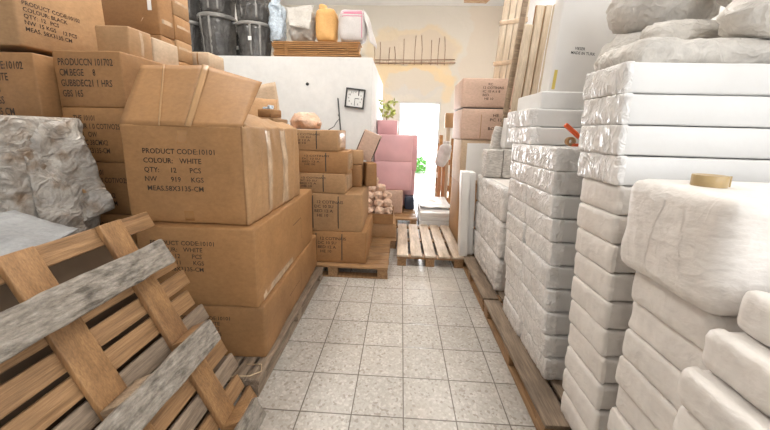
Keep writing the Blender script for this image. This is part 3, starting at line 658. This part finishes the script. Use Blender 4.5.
for z in (.05, .28, .52, .76, 1.0): fin('slat', *box(-.19, .24, -.01, .01, z, z+.1), BROWNP if z != .52 else CREAM, cf, smooth=False)
for x in (-.17, .22): fin('post', *box(x-.025, x+.025, .012, .05, 0, 1.15), WOODX, cf, smooth=False)
o = empty('white_sack', (.64, 5.16, .80), 'slack white sack hanging over the standing boards by the doorway', 'sack')
fin('sack_body', *rbox(.17, .12, .38, .05, .02, .01, .02, 9, 5, ridge=.012, rfreq=(12, 12, 8)), SACKW, o, rot=(0, R(16), 0)); fin('sack_mouth', *rbox(.1, .08, .06, .025, .02, 0, .01, 20, 6), SACKW, o, loc=(.09, 0, .35))
carton('small brown carton on the pale yellow board by the doorway', .80, 5.47, 1.424, .14, .16, .24, m=2, seed=160)

# cartons right of the doorway
carton('tall brown carton at the foot of the stack right of the doorway', .995, 3.93, 0, .6, .6, .77, m=2, seed=170)
carton('white shabby carton under the two printed pinkish ones', .995, 3.9, .772, .62, .58, .5, m=3, seed=171, tapes=[('front', -.08, .25, .34, .42, TAG)])
carton('lower printed pinkish carton right of the doorway', .995, 3.9, 1.274, .66, .6, .335, m=4, seed=172, text=[('front', '   HE\n PC 12\n\nBO 52', .14, -.04, .28, .8)], tapes=[('front', -.12, .17, .006, .33, TAPE)])
o = fin('seam_strip', *rbox(.645, .585, .009, .003, .2, 0, 0), STRAP, loc=(.995, 3.9, 1.6105)); tag(o, 'dark strip in the seam between the two printed pinkish cartons', 'band')  # dark strip filling the seam between the two cartons
carton('upper printed pinkish carton over a dark seam, right of the doorway', .995, 3.9, 1.621, .68, .6, .31, m=4, seed=173, rz=R(-1), text=[('front', '     RC\n12 COTINAIS\nIC 10 A 6 8\nBED\n  HE 10', .22, -.12, .26, .9)])
for i, (z, lab) in enumerate(((.0, 'lowest'), (.17, 'middle'), (.34, 'uppermost'))):
    V, F = lathe([(.0001, 0), (.076, 0), (.08, .006), (.08, .3), (.076, .306), (.0001, .306)], 20, False)
    V, F = move((V, F), rot=(R(-90), 0, 0))
    o = fin('rug_roll', V, F, RUG, loc=(.79, 3.3, .082+z*.96)); tag(o, f'{lab} brown roll with its round end to the aisle, beside the white panels', 'roll')
for i, (x, y, w, h, lab) in enumerate(((.69, 2.98, .075, .95, 'narrow white foam panel standing on edge nearest the aisle'), (.765, 3.03, .06, .94, 'second white foam panel standing on edge behind the first'))):
    o = fin('foam_sheet', *rbox(w, .18, h, .006, .2, 0, .003, 5, 180+i), FOAM, loc=(x-.02, y+.14, .117), rot=(0, R(-2), R(-4))); tag(o, lab, 'panel')
    o.scale = (1, 1, .9)

# ------------------------------------------------------------------ right bales
# far stack: three tall bales
zz = .117
for i, h in enumerate((.275, .285, .27)):
    bale(f'large silvery bale, {["bottom", "middle", "top"][i]} of the three-high far right stack', .775, 2.33, zz, .6, .83, h-.002, 190+i, True, BEIGEB, 'tall far bales', r=.03, bulge=.006, amp=.008); zz += h
NZ = zz
for i, (x, y, z, w, d, h, lab, ry) in enumerate(((.745, 2.62, NZ, .1, .16, .22, 'small newspaper-wrapped bundle at the aisle edge of the far bales', 0), (.865, 2.60, NZ, .12, .16, .23, 'squat newspaper-wrapped bundle next to the middle bale stack', 0),
        (.80, 2.85, NZ, .13, .14, .44, 'tall leaning newspaper-wrapped bundle at the back', 9), (.885, 2.62, NZ+.232, .12, .14, .24, 'pale upright packet on the squat newspaper bundle', 2))):
    x, y, w, d, h = ((.845, 2.94, .145, .15, .25), (1.0, 2.93, .155, .15, .26), (.885, 2.7, .12, .0, .0), (.985, 2.93, .13, .13, .27))[i] if i != 2 else (.86, 3.03, .13, .05, .46)
    if i == 3: z = NZ+.264
    o = empty('paper_bundle', (x, y, z+.002), lab, 'bundle', rot=(0, R(ry), 0))
    fin('wrapping', *rbox(w, d, h, .012, .03, .004, .008, 12, 210+i), NEWS if i < 3 else WHITEB, o)
    fin('paper_flap', *rbox(w*.7, .006, h*.35, .002, .04, 0, .004, 12, 215+i), NEWS if i < 3 else FOAM, o, loc=(0, -d/2-.004, h*.4))

# middle stack: lower 8 layers in two columns, then wide bales
PITCH = .1165; z0 = .117
for i in range(8):
    f = i/8; yn = 1.43+.13*f
    bale(f'white bale, {nth(9-i, "from the top")}, front column of the middle stack', .757+rnd.uniform(-.008, .008), yn, z0+i*PITCH, .8, .33, PITCH-.001, 220+i, True, WHITEB, 'front column of the middle stack', edge=.06)
    bale(f'silvery bale, {nth(9-i, "from the top")}, rear column of the middle stack', .755+rnd.uniform(-.008, .008), yn+.336, z0+i*PITCH, .7, .3, PITCH-.001, 230+i, True, WHITEB, 'rear column of the middle stack')
zt = z0+8*PITCH
for i in range(2):
    bale(['wide white bale two below the orange tape gun', 'wide white bale carrying the orange tape gun'][i], .757, 1.565+.01*i, zt+i*PITCH, .8, .62, PITCH-.001, 240+i, True, WHITEB, 'wide bales of the middle stack', edge=.12)
zt += 2*PITCH
for i, (x, y, lab) in enumerate(((.765, 1.92, 'flat white bale just behind the orange tape gun'), (.76, 1.96, 'flat white bale second from the top behind the tape gun'), (.84, 2.02, 'topmost smooth white bale of the middle stack, under the tall white carton'))):
    bale(lab, x, y, zt+i*.107, .75, .4, .106, 250+i, i < 2, WHITEB, 'flat bales behind the tape gun')
ZM = zt+3*.107
# near tall stack: 14 slabs leaning slightly backwards
zz = .117
for i in range(14):
    z = zz+i*.1055; f = (z-.12)/1.45
    up = i >= 10
    k = 13-i
    lab = (f'smooth white slab with film end, {nth(k, "from the top")} in the near right stack' if up else f'beige wrapped bale, {nth(k, "from the top")} of the near right stack')
    b = bale(lab, (.757 if up else .765)+rnd.uniform(-.006, .006), 1.025+.14*f, z, 1.0, .25 if up else .235, .1045, 260+i, True, WHITEB if up else BEIGEB, 'near right stack', edge=.02 if up else .015, fm=FILM if up else BFILM, r=.01 if up else .014, bulge=.003)
ZN = zz+14*.1055
# big bale in the foreground and the bales below it
for i in range(8):
    b = bale(f'beige bale, {nth(7-i, "below the big foreground bale") if i < 7 else "directly under the big foreground bale"}', .762+rnd.uniform(-.01, .008), .715, .117+i*.1015, .7, .26, .1005, 280+i, True, BEIGEB, 'bales under the big foreground bale', r=.014, bulge=.003, amp=.003, edge=.02, fm=BFILM)
o = empty('wrapped_bale', (1.078, .85, .932), 'big sheet-wrapped bale in the right foreground carrying the tape roll', 'bale')
fin('wrapping_sheet', *rbox(.72, .33, .285, .035, .01, .010, .004, 7, 300, ridge=.0022, rfreq=(13, 22, 9)), BEIGEB, o)
bvb = BVHTree.FromPolygons(*rbox(.72, .33, .285, .035, .012, .010, .004, 7, 300, ridge=.0022, rfreq=(13, 22, 9)))
for (fc, ox, oz, tw, th, sk) in (('left', -.03, .14, .004, .2, .03), ('left', .06, .15, .003, .16, -.02), ('front', -.23, .14, .012, .22, .01), ('front', -.1, .16, .006, .15, .05)):
    g_ = grid_uv(tw, th, 2, 24); g_ = ([Vector((v.x+sk*v.y/th+.004*noise.noise(Vector((v.y*40, ox*9, 0))), v.y, 0)) for v in g_[0]], g_[1])
    a_ = onto(bvb, g_, fc, ox, oz, .0015); fin('wrap_fold', a_[0], a_[1], BEIGEB, o)
# nearest right bales, each lower one reaching further into the aisle
xs = [.66, .655, .65, .645, .64, .635, .635, .625, .66, .712]
zz = .117; 
for i in range(10):
    h = .0925
    lab = ['long bale at the bottom of the nearest right pile'] + [f'long beige bale, {nth(9-k, "from the top")} of the nearest right pile' for k in range(1, 10)]
    b = bale(lab[i], xs[i], .14, zz, .75, .5, h-.001, 310+i, True, BEIGEB, 'nearest right pile', r=.022, bulge=.003, amp=.003, edge=.03, fm=BFILM)
    zz += h

# sacks on top of the right stacks
def sack(label, x, y, z, w, d, h, rz, seed, m=SACKG, ry=0.):
    o = empty('stuffed_sack', (x, y, z), label, 'sack', 'grey sacks on the right stacks', (0, R(ry), R(rz)))
    fin('sack_body', *rbox(w, d, h, h*.42, .0095, .02, .008, 7, seed, ridge=.0115, rfreq=(11, 17, 26)), m, o)
    fin('gathered_end', *rbox(.07, d*.35, h*.4, .02, .02, 0, .01, 22, seed+1), m, o, loc=(w/2+.02, 0, h*.3))
    return o
for i in range(3):
    bale(f'beige bale behind the near right stack, {["lowest", "middle", "uppermost"][i]} of three under the sacks', 1.03, 1.6, z0+10*PITCH+.001+i*.1, .75, .28, .099, 336+i, False, BEIGEB, 'bales under the sacks')
sack('long flat grey sack lying along the top of the near right stack', 1.36, 1.41, ZN+.002, 1.0, .3, .105, 0, 330)
sack('left grey sack low beside the tall white carton', 1.2, 1.75, ZN+.004, .36, .24, .25, 3, 331)
sack('round grey sack lying just over the long flat sack', 1.27, 1.535, ZN+.11, .42, .12, .13, 0, 332)
sack('upper left grey sack against the top of the picture', 1.26, 1.76, ZN+.26, .42, .26, .24, 3, 333)
sack('big bulging grey sack at the top right corner', 1.5, 1.30, ZN+.11, .6, .19, .175, -3, 334)
sack('grey sack highest in the pile, cut by the top of the picture', 1.545, 1.43, ZN+.29, .46, .34, .22, 4, 335)

# tall white carton, leaning
o = carton('tall white carton with black print leaning above the middle stack', 1.135, 2.24, ZM+.0, .385, .13, .78, material=mat('white_carton', (.72, .69, .66), .5, .04, 3, .06, 20, stain=.2, stain_col=(.6, .54, .48)), seed=340, rot=(0, R(3.6), 0),
           text=[('front', '   VIESER\nMADE IN TURK', .15, -.095, .285, 1.1, INKB)], tapes=[('front', -.165, .08, .02, .12, mat('yellow_tape', (.66, .5, .12), .3, .06))])
# planks standing behind
for i, (x, y, w, h, mm, lab, ry) in enumerate(((.99, 3.12, .045, 2.2, GWOODX, 'grey post standing between the plank bundles', 5), (1.06, 3.06, .07, 1.75, PALEW, 'pale plank right beside the grey post', 4), (1.135, 3.05, .06, 1.9, PALEW, 'second pale plank from the grey post', 4), (1.2, 3.04, .05, 1.9, PALEW, 'third pale plank from the grey post', 4), (1.25, 3.02, .04, 1.9, PALEW, 'narrow pale plank touching the tall white carton', 4))):
    z_ = NZ+.003
    o = fin('wooden_plank', *rbox(w, .03, h-z_ if False else (h-.4), .004, .5, 0, .003, 3, 350+i), mm, loc=(x-.06+(.0 if i == 0 else 0), y, z_), rot=(0, R(ry), 0)); tag(o, lab, 'plank', 'upright planks on the right')
o = fin('hardboard_sheet', *rbox(.14, .02, .9, .004, .3, 0, .002, 3, 360), CARD[1], loc=(1.13, 3.135, 1.75), rot=(0, R(4), 0)); tag(o, 'brown panel standing behind the pale planks', 'panel')
o.location.z = NZ+.003; o.data.transform(Matrix.Diagonal((1, 1, 1.7, 1)))
for i, x in enumerate((1.06, 1.13, 1.2, 1.27)):
    o = fin('wooden_plank', *rbox(.062, .03, .95, .004, .4, 0, .003, 3, 370+i), PALEW, loc=(x, 3.85, 1.934), rot=(0, R(4), 0)); tag(o, f'{["leftmost", "second", "third", "rightmost"][i]} plank of the taped bundle on the printed pinkish cartons', 'plank', 'taped plank bundle')
for i, z in enumerate((2.12, 2.55)):
    o = fin('tape_band', *move(rbox(.30, .045, .05, .004, .05, 0, .002, 9, 5), rot=(0, R(-8), 0)), CTAPE, loc=(1.18+.03*i, 3.85, z)); tag(o, f'{["lower", "upper"][i]} tape band round the plank bundle', 'tape')

# tape roll and tape gun
tr = empty('tape_roll', (.822, .868, 1.2165), 'brown packing tape roll lying on the big foreground bale', 'tape roll')
fin('tape', *lathe([(0.027, 0), (0.036, 0), (0.0365, .002), (0.0365, 0.029), (0.036, 0.030), (0.027, 0.030)], 40), BROWNTAPE, tr)
fin('core', *lathe([(0.025, .001), (0.027, .001), (0.027, 0.0295), (0.025, 0.0295)], 40), KRAFT, tr)
fin('loose_end', *rbox(.012, .001, 0.029, .0004, .02, 0, 0, 5, 1), BROWNTAPE, tr, loc=(.034, -.014, .001), rot=(0, 0, R(-35)))
tg = empty('tape_gun', (.93, 1.74, zt+.002), 'orange tape gun lying on the white bales of the middle stack', 'tape dispenser')
fin('handle', *move(rbox(.14, .022, .024, .008, .03), (-.02, 0, .062), (0, R(38), 0)), ORANGE, tg)
fin('frame', *rbox(.09, .03, .016, .004, .03), ORANGE, tg, loc=(.02, 0, 0))
fin('roll', *move(lathe([(.012, -.012), (.024, -.012), (.024, .012), (.012, .012)], 20), (0, -.0, .026), (R(90), 0, 0)), TAPE, tg, loc=(-.03, .0, 0))

# ------------------------------------------------------------------ torn plastic covered stack at the left edge
o = empty('wrapped_stack', (-1.955, 1.39, 0), 'stack wrapped in torn dirty pale plastic at the left edge', 'wrapped stack')
fin('plastic_cover', *rbox(.66, .4, 1.37, .03, .010, .01, .006, 6, 400, taper=-.05, ridge=.006, rfreq=(8, 12, 30)), TORN, o)
fin('torn_flap', *sheet((.29, -.1, 1.33), (.335, .12, 1.36), (.37, -.12, .82), (.43, .17, .9), 12, 18, .035, 10, 5, .003), TORN, o)
fin('torn_flap', *sheet((.27, -.2, 1.05), (.36, .0, 1.0), (.38, -.2, .7), (.42, .05, .74), 12, 12, .03, 12, 9, .003), TORN, o)
fin('carton_strip', *sheet((.30, .07, 1.22), (.31, .13, 1.22), (.375, .07, 1.0), (.38, .13, 1.0), 4, 4, .004, 10, 5, .004), CARD[2], o)
o = fin('grey_tarp', *sheet((-1.52, .75, .98), (-1.2, .8, .88), (-1.52, 1.13, 1.0), (-1.27, 1.13, .93), 20, 14, .012, 9, 7, .006, .0), TARP); tag(o, 'grey tarp slumped between the torn plastic and the leaning pallet', 'tarp')
o = fin('brown_board', *rbox(.012, 1.2, 1.02, .004, .3, 0, .002, 3, 410), mat('slat_gap_shade', (.11, .07, .04), .7, .15, 6, .1, 20), loc=(-.80, .70, .0), rot=(0, R(-26), 0)); tag(o, 'added dark sheet standing for the shade behind the slats of the leaning pallet', 'board')  # dark sheet added where the slat gaps show only shade
o = fin('loose_string', *tube([(-.86, 1.31, .11), (-.8, 1.32, .125), (-.72, 1.34, .118), (-.68, 1.38, .112), (-.7, 1.43, .11), (-.78, 1.42, .113)], .003, 6), KRAFT); tag(o, 'loop of pale string on the corner of the carton pallet', 'string')

# ------------------------------------------------------------------ store room wall and loft
ck = empty('wall_clock', (-.615, PY0-.002, 1.75), 'square dark-framed clock hanging crooked on the white wall', 'clock', rot=(0, R(6), 0))
fin('frame', *join(box(-.125, .125, -.03, 0, .105, .122), box(-.125, .125, -.03, 0, -.122, -.105), box(-.125, -.108, -.03, 0, -.105, .105), box(.108, .125, -.03, 0, -.105, .105)), DARK, ck, smooth=False)
fin('face', *box(-.108, .108, -.012, 0, -.105, .105), GLASSW, ck, smooth=False)
fin('hour_hand', *box(0, .055, -.016, -.014, -.004, .004), DARK, ck, smooth=False)
fin('minute_hand', *box(-.003, .003, -.019, -.017, -.085, .0), DARK, ck, smooth=False)
for k in range(12):
    g = R(90-30*(k+1)); V, F = text_vf(str(k+1), .012 if k+1 < 10 else .024); cx = sum(v.x for v in V)/len(V); cy = sum(v.y for v in V)/len(V)
    fin('numeral', [Vector((v.x-cx+.083*math.cos(g), -.0135, v.y-cy+.083*math.sin(g))) for v in V], F, INKB, ck, smooth=False)
o = fin('dark_rod', *tube([(-.84, PY0-.012, 1.75), (-.80, PY0-.03, 1.3), (-.795, PY0-.035, .0)], .008), DARK); tag(o, 'thin dark rod leaning on the white wall left of the clock', 'rod')
o = fin('wall_plug', *move(lathe([(.0001, 0), (.02, 0), (.02, .01), (.0001, .012)], 16, False), rot=(R(90), 0, 0)), DARK, loc=(-1.24, PY0-.0, 1.92)); tag(o, 'small dark plug in the white wall', 'plug')

def tub(label, x, y, z, w, h, seed, tags=True):
    o = empty('storage_tub', (x, y, z), label, 'tub', 'tubs wrapped in black film on the loft')
    def wrap(prof, n, amp, fr):
        V, F = lathe(prof, n, False); out = []
        for v in V:
            g = math.atan2(v.y, v.x); rr_ = math.hypot(v.x, v.y)
            k = amp*noise.noise(Vector((math.cos(g)*fr, math.sin(g)*fr, v.z*3+seed))) + amp*.6*(.4-abs(noise.noise(Vector((math.cos(g)*fr*2, math.sin(g)*fr*2, v.z*2+seed*2)))))
            k *= min(1, rr_/(w*.2)); out.append(Vector((v.x*(1+k/max(rr_, .01)), v.y*(1+k/max(rr_, .01)), v.z)))
        return out, F
    pr_ = [(.0001, 0), (.36*w, 0), (.40*w, .012)] + [(w*(.40+.075*t), .012+t*(h*.88-.012)) for t in [i/10 for i in range(1, 11)]] + [(.0001, h*.88)]
    fin('tub_body', *wrap(pr_, 56, .018, 4), TUB, o)
    rm = [(.0001, h*.885), (.49*w, h*.885), (.5*w, h*.90), (.5*w, h*.955), (.485*w, h*.975), (.0001, h*.98)]
    fin('tub_rim', *wrap(rm, 48, .008, 3), TUBR, o)
    for k in range(2):
        g = R(-130+(seed*37+k*53) % 85); c0, s0 = math.cos(g), math.sin(g); c1, s1 = math.cos(g+.12), math.sin(g+.12)
        fin('film_fold', *sheet((c0*.42*w, s0*.42*w, h*.08), (c1*.42*w, s1*.42*w, h*.08), (c0*.5*w, s0*.5*w, h*.9), (c1*.5*w, s1*.5*w, h*.9), 3, 12, .012, 12, seed+k, .003), TUBF, o)
    if tags: fin('paper_tag', *box(w*.02, w*.02+.045, -w*.47-.012, -w*.47-.008, h*.45, h*.45+.05), TAG, o, smooth=False)
    return o
LZ = PZ+.002
tub('big black film-wrapped tub at the front left of the loft', -2.55, 4.5, LZ, .49, .56, 410, False)
tub('black film-wrapped tub at the loft front, next to the plank pile', -2.04, 4.5, LZ, .47, .46, 411)
tub('narrow film-wrapped tub behind the two front tubs', -2.47, 4.97, LZ, .42, .46, 412)
tub('upper black tub on the left front tub', -2.54, 4.5, LZ+.56, .48, .5, 413, False)
tub('upper black tub beside the shiny film', -2.05, 4.5, LZ+.46, .48, .5, 414)
tub('dark tub at the far left of the loft by the brown cartons', -3.0, 4.55, LZ, .4, .5, 415, False)
tub('dark tub stacked at the far left of the loft', -3.0, 4.55, LZ+.5, .4, .5, 416, False)
for i in range(10):
    o = fin('wooden_plank', *rbox(1.14+rnd.uniform(-.03, .03), .24, .0145, .003, .3, 0, .0015, 5, 430+i), WOODO, loc=(-1.17+rnd.uniform(-.012, .012), 4.48+rnd.uniform(-.012, .012), LZ+i*.0235), rot=(0, 0, R(rnd.uniform(-.6, .6))))
    # stickers between the boards, front and back
    st_ = [box(x-.02, x+.02, -.1, .1, .0143, .0233) for x in (-.4, 0, .4)]
    if i < 9: fin('spacer', *join(*st_), WOODX, o, smooth=False)
    tag(o, f'{nth(9-i, "from the top") if i < 9 else "topmost"} long plank in the plank pile on the loft', 'plank', 'plank pile on the loft')
SZ = LZ+10*.0235
o = empty('film_bundle', (-1.70, 4.46, SZ), 'crumpled shiny clear film standing between tubs and grey sack', 'film')
fin('film', *rbox(.15, .22, .46, .05, .02, .015, .025, 7, 420, ridge=.025, rfreq=(9, 9, 5)), SILVER, o); fin('film_tail', *sheet((-.05, -.14, .42), (.06, -.14, .38), (-.02, -.12, .52), (.09, -.1, .48), 8, 5, .03, 9, 3, .003), SILVER, o)
o = empty('grey_sack', (-1.375, 4.5, SZ), 'crumpled grey sacking heap on the loft planks', 'sack')
fin('sack_body', *rbox(.32, .24, .42, .1, .016, .01, .02, 5, 440, ridge=.032, rfreq=(9, 9, 12)), SACKG, o); fin('sack_flap', *sheet((-.18, -.14, .40), (.2, -.15, .42), (-.12, -.18, .16), (.14, -.2, .12), 10, 8, .03, 9, 6, .004), SACKG, o)
o = empty('orange_sack', (-1.04, 4.48, SZ), 'orange sack standing upright on the loft planks', 'sack')
fin('sack_body', *rbox(.26, .24, .40, .06, .02, .010, .008, 7, 441, ridge=.004, rfreq=(8, 8, 4)), SACKO, o); fin('gathered_top', *rbox(.1, .1, .09, .03, .02, 0, .012, 20, 3), SACKO, o, loc=(-.05, 0, .385))
o = empty('white_sack', (-.69, 4.48, SZ), 'white sack with pink stripes at the right end of the loft planks', 'sack')
V, F = rbox(.35, .24, .40, .08, .02, .010, .007, 7, 442, ridge=.004, rfreq=(8, 8, 4)); bd = fin('sack_body', V, F, SACKW, o)
bv = BVHTree.FromPolygons(V, F)
for z, h in ((.365, .014), (.338, .026), (.3, .01)):
    a = onto(bv, grid_uv(.30, h, 12, 2), 'front', 0, z, .002); fin('stripe', a[0], a[1], STRIPE, o)
a = onto(bv, grid_uv(.01, .3, 2, 12), 'front', .13, .17, .002); fin('stripe', a[0], a[1], STRIPE, o)
fin('loose_cloth', *sheet((.14, -.1, .39), (.19, .1, .38), (.24, -.14, -.02), (.33, .05, -.05), 8, 10, .02, 9, 4, .004), SACKW, o)

# broken lintel with exposed bars in the back wall
rb = empty('exposed_lintel', (.2, YB, 2.97), 'rusty exposed lintel bars with upright rods above the doorway', 'lintel')
fin('bar', *tube([(-.95, -.03, -.03), (0, -.04, -.02), (1.02, -.03, .0)], .013), RUST, rb)
fin('bar', *tube([(-.9, -.03, .045), (.1, -.035, .05), (1.0, -.03, .075)], .009), RUST, rb)
fin('wooden_batten', *box(-.97, .98, -.028, .0, -.025, .035), PALEW, rb, smooth=False)
for i, (x, h) in enumerate(((-.9, .4), (-.77, .45), (-.56, .33), (-.41, .35), (-.21, .52), (.05, .6), (.22, .6), (.44, .5), (.6, .55), (.76, .58))):
    fin('rod', *tube([(x, -.035, -.06), (x+.005, -.03, h*.5), (x+.02*(i % 3-1), -.02, h)], .007, 6), RUST, rb)

# ------------------------------------------------------------------ unseen tube and trough lamps added above the frame as fill
def area(name, loc, rot, sx, sy, e, col):
    l = bpy.data.lights.new(name, 'AREA'); l.shape = 'RECTANGLE'; l.size = sx; l.size_y = sy; l.energy = e; l.color = col
    o = bpy.data.objects.new(name, l); C.objects.link(o); o.location = loc; o.rotation_euler = rot; return o
for i, (x, y, lab) in enumerate(((1.3, -.9, 'added fill tube, unseen, hanging behind the viewpoint'), (-1.5, 2.5, 'added fill tube, unseen, hanging over the left cartons'), (1.5, 2.5, 'added fill tube, unseen, hanging over the right bales'))):
    t = empty('added_fill_lamp', (x, y, CZ), lab, 'lamp')
    fin('housing', *box(-.05, .05, -.7, .7, -.34, -.30), FOAM, t, smooth=False)
    for q in (-.5, .5): fin('rod', *tube([(0, q, -.30), (0, q, 0)], .008), DARK, t)
    area('fill_tube', (x, y, CZ-.36), (0, 0, 0), .2, 1.3, [24, 52, 27][i], (1, .96, .9))
    area('fill_tube', (x, y, CZ-.28), (R(180), 0, 0), .2, 1.3, [10, 20, 18][i], (1, .96, .9))
for i, (x, y, lab) in enumerate(((-1.4, 5.5, 'added unseen trough lamp brightening the ceiling over the store room'), (1.3, 5.5, 'added unseen trough lamp brightening the ceiling by the doorway'))):
    t = empty('added_fill_lamp', (x, y, CZ), lab, 'lamp')
    fin('housing', *join(box(-.2, .2, -.7, .7, -.44, -.42), box(-.2, -.18, -.7, .7, -.42, -.36), box(.18, .2, -.7, .7, -.42, -.36)), FOAM, t, smooth=False)
    for q in (-.5, .5): fin('rod', *tube([(0, q, -.42), (0, q, 0)], .008), DARK, t)
    area('fill_tube', (x, y, CZ-.405), (R(180), 0, 0), .25, 1.3, 62, (1, .97, .92))  # added uplight, unseen, to brighten the ceiling and back wall
area('window_daylight', ((fx0+fx1)/2, YF+.02, (fz0+fz1)/2), (R(90), 0, 0), 2.0, 1.9, 20, (.93, .96, 1))
area('window_daylight', (XR-.02, (wy0+wy1)/2, (wz0+wz1)/2), (0, R(90), 0), 1.7, 1.8, 7, (.93, .96, 1))
area('door_daylight', ((DX0+DX1)/2, YB+.2, 1.03), (R(-90), 0, 0), .9, 1.9, 130, (.95, .97, 1))
s = bpy.data.lights.new('sun', 'SUN'); s.energy = 4.; s.angle = R(1.5); s.color = (1, .96, .9)
so = bpy.data.objects.new('sun', s); C.objects.link(so); so.rotation_euler = (R(-42), 0, R(8))
w = bpy.data.worlds.new('World'); bpy.context.scene.world = w; w.use_nodes = True
bg = w.node_tree.nodes['Background']; bg.inputs[0].default_value = (.9, .95, 1, 1); bg.inputs[1].default_value = 3.2

# ------------------------------------------------------------------ camera
sc = bpy.context.scene
yaw, pit, rol, hc = -.0473, .185, .0239, 1.34
fwd = Vector((math.sin(yaw)*math.cos(pit), math.cos(yaw)*math.cos(pit), -math.sin(pit)))
rt = Vector((math.cos(yaw), -math.sin(yaw), 0)); up = rt.cross(fwd)
r2 = rt*math.cos(rol)+up*math.sin(rol); u2 = -rt*math.sin(rol)+up*math.cos(rol)
cam = bpy.data.cameras.new('camera'); co = bpy.data.objects.new('camera', cam); C.objects.link(co)
M4 = Matrix((r2, u2, -fwd)).transposed().to_4x4(); M4.translation = Vector((0, 0, hc)); co.matrix_world = M4
cam.sensor_width = 36; cam.lens = 313.5/770*36; cam.shift_y = -25/770; cam.clip_start = .02
sc.camera = co
sc.view_settings.view_transform = 'Standard'; sc.view_settings.look = 'None'; sc.view_settings.exposure = 0.05; sc.view_settings.gamma = 1
sc.view_settings.use_curve_mapping = False
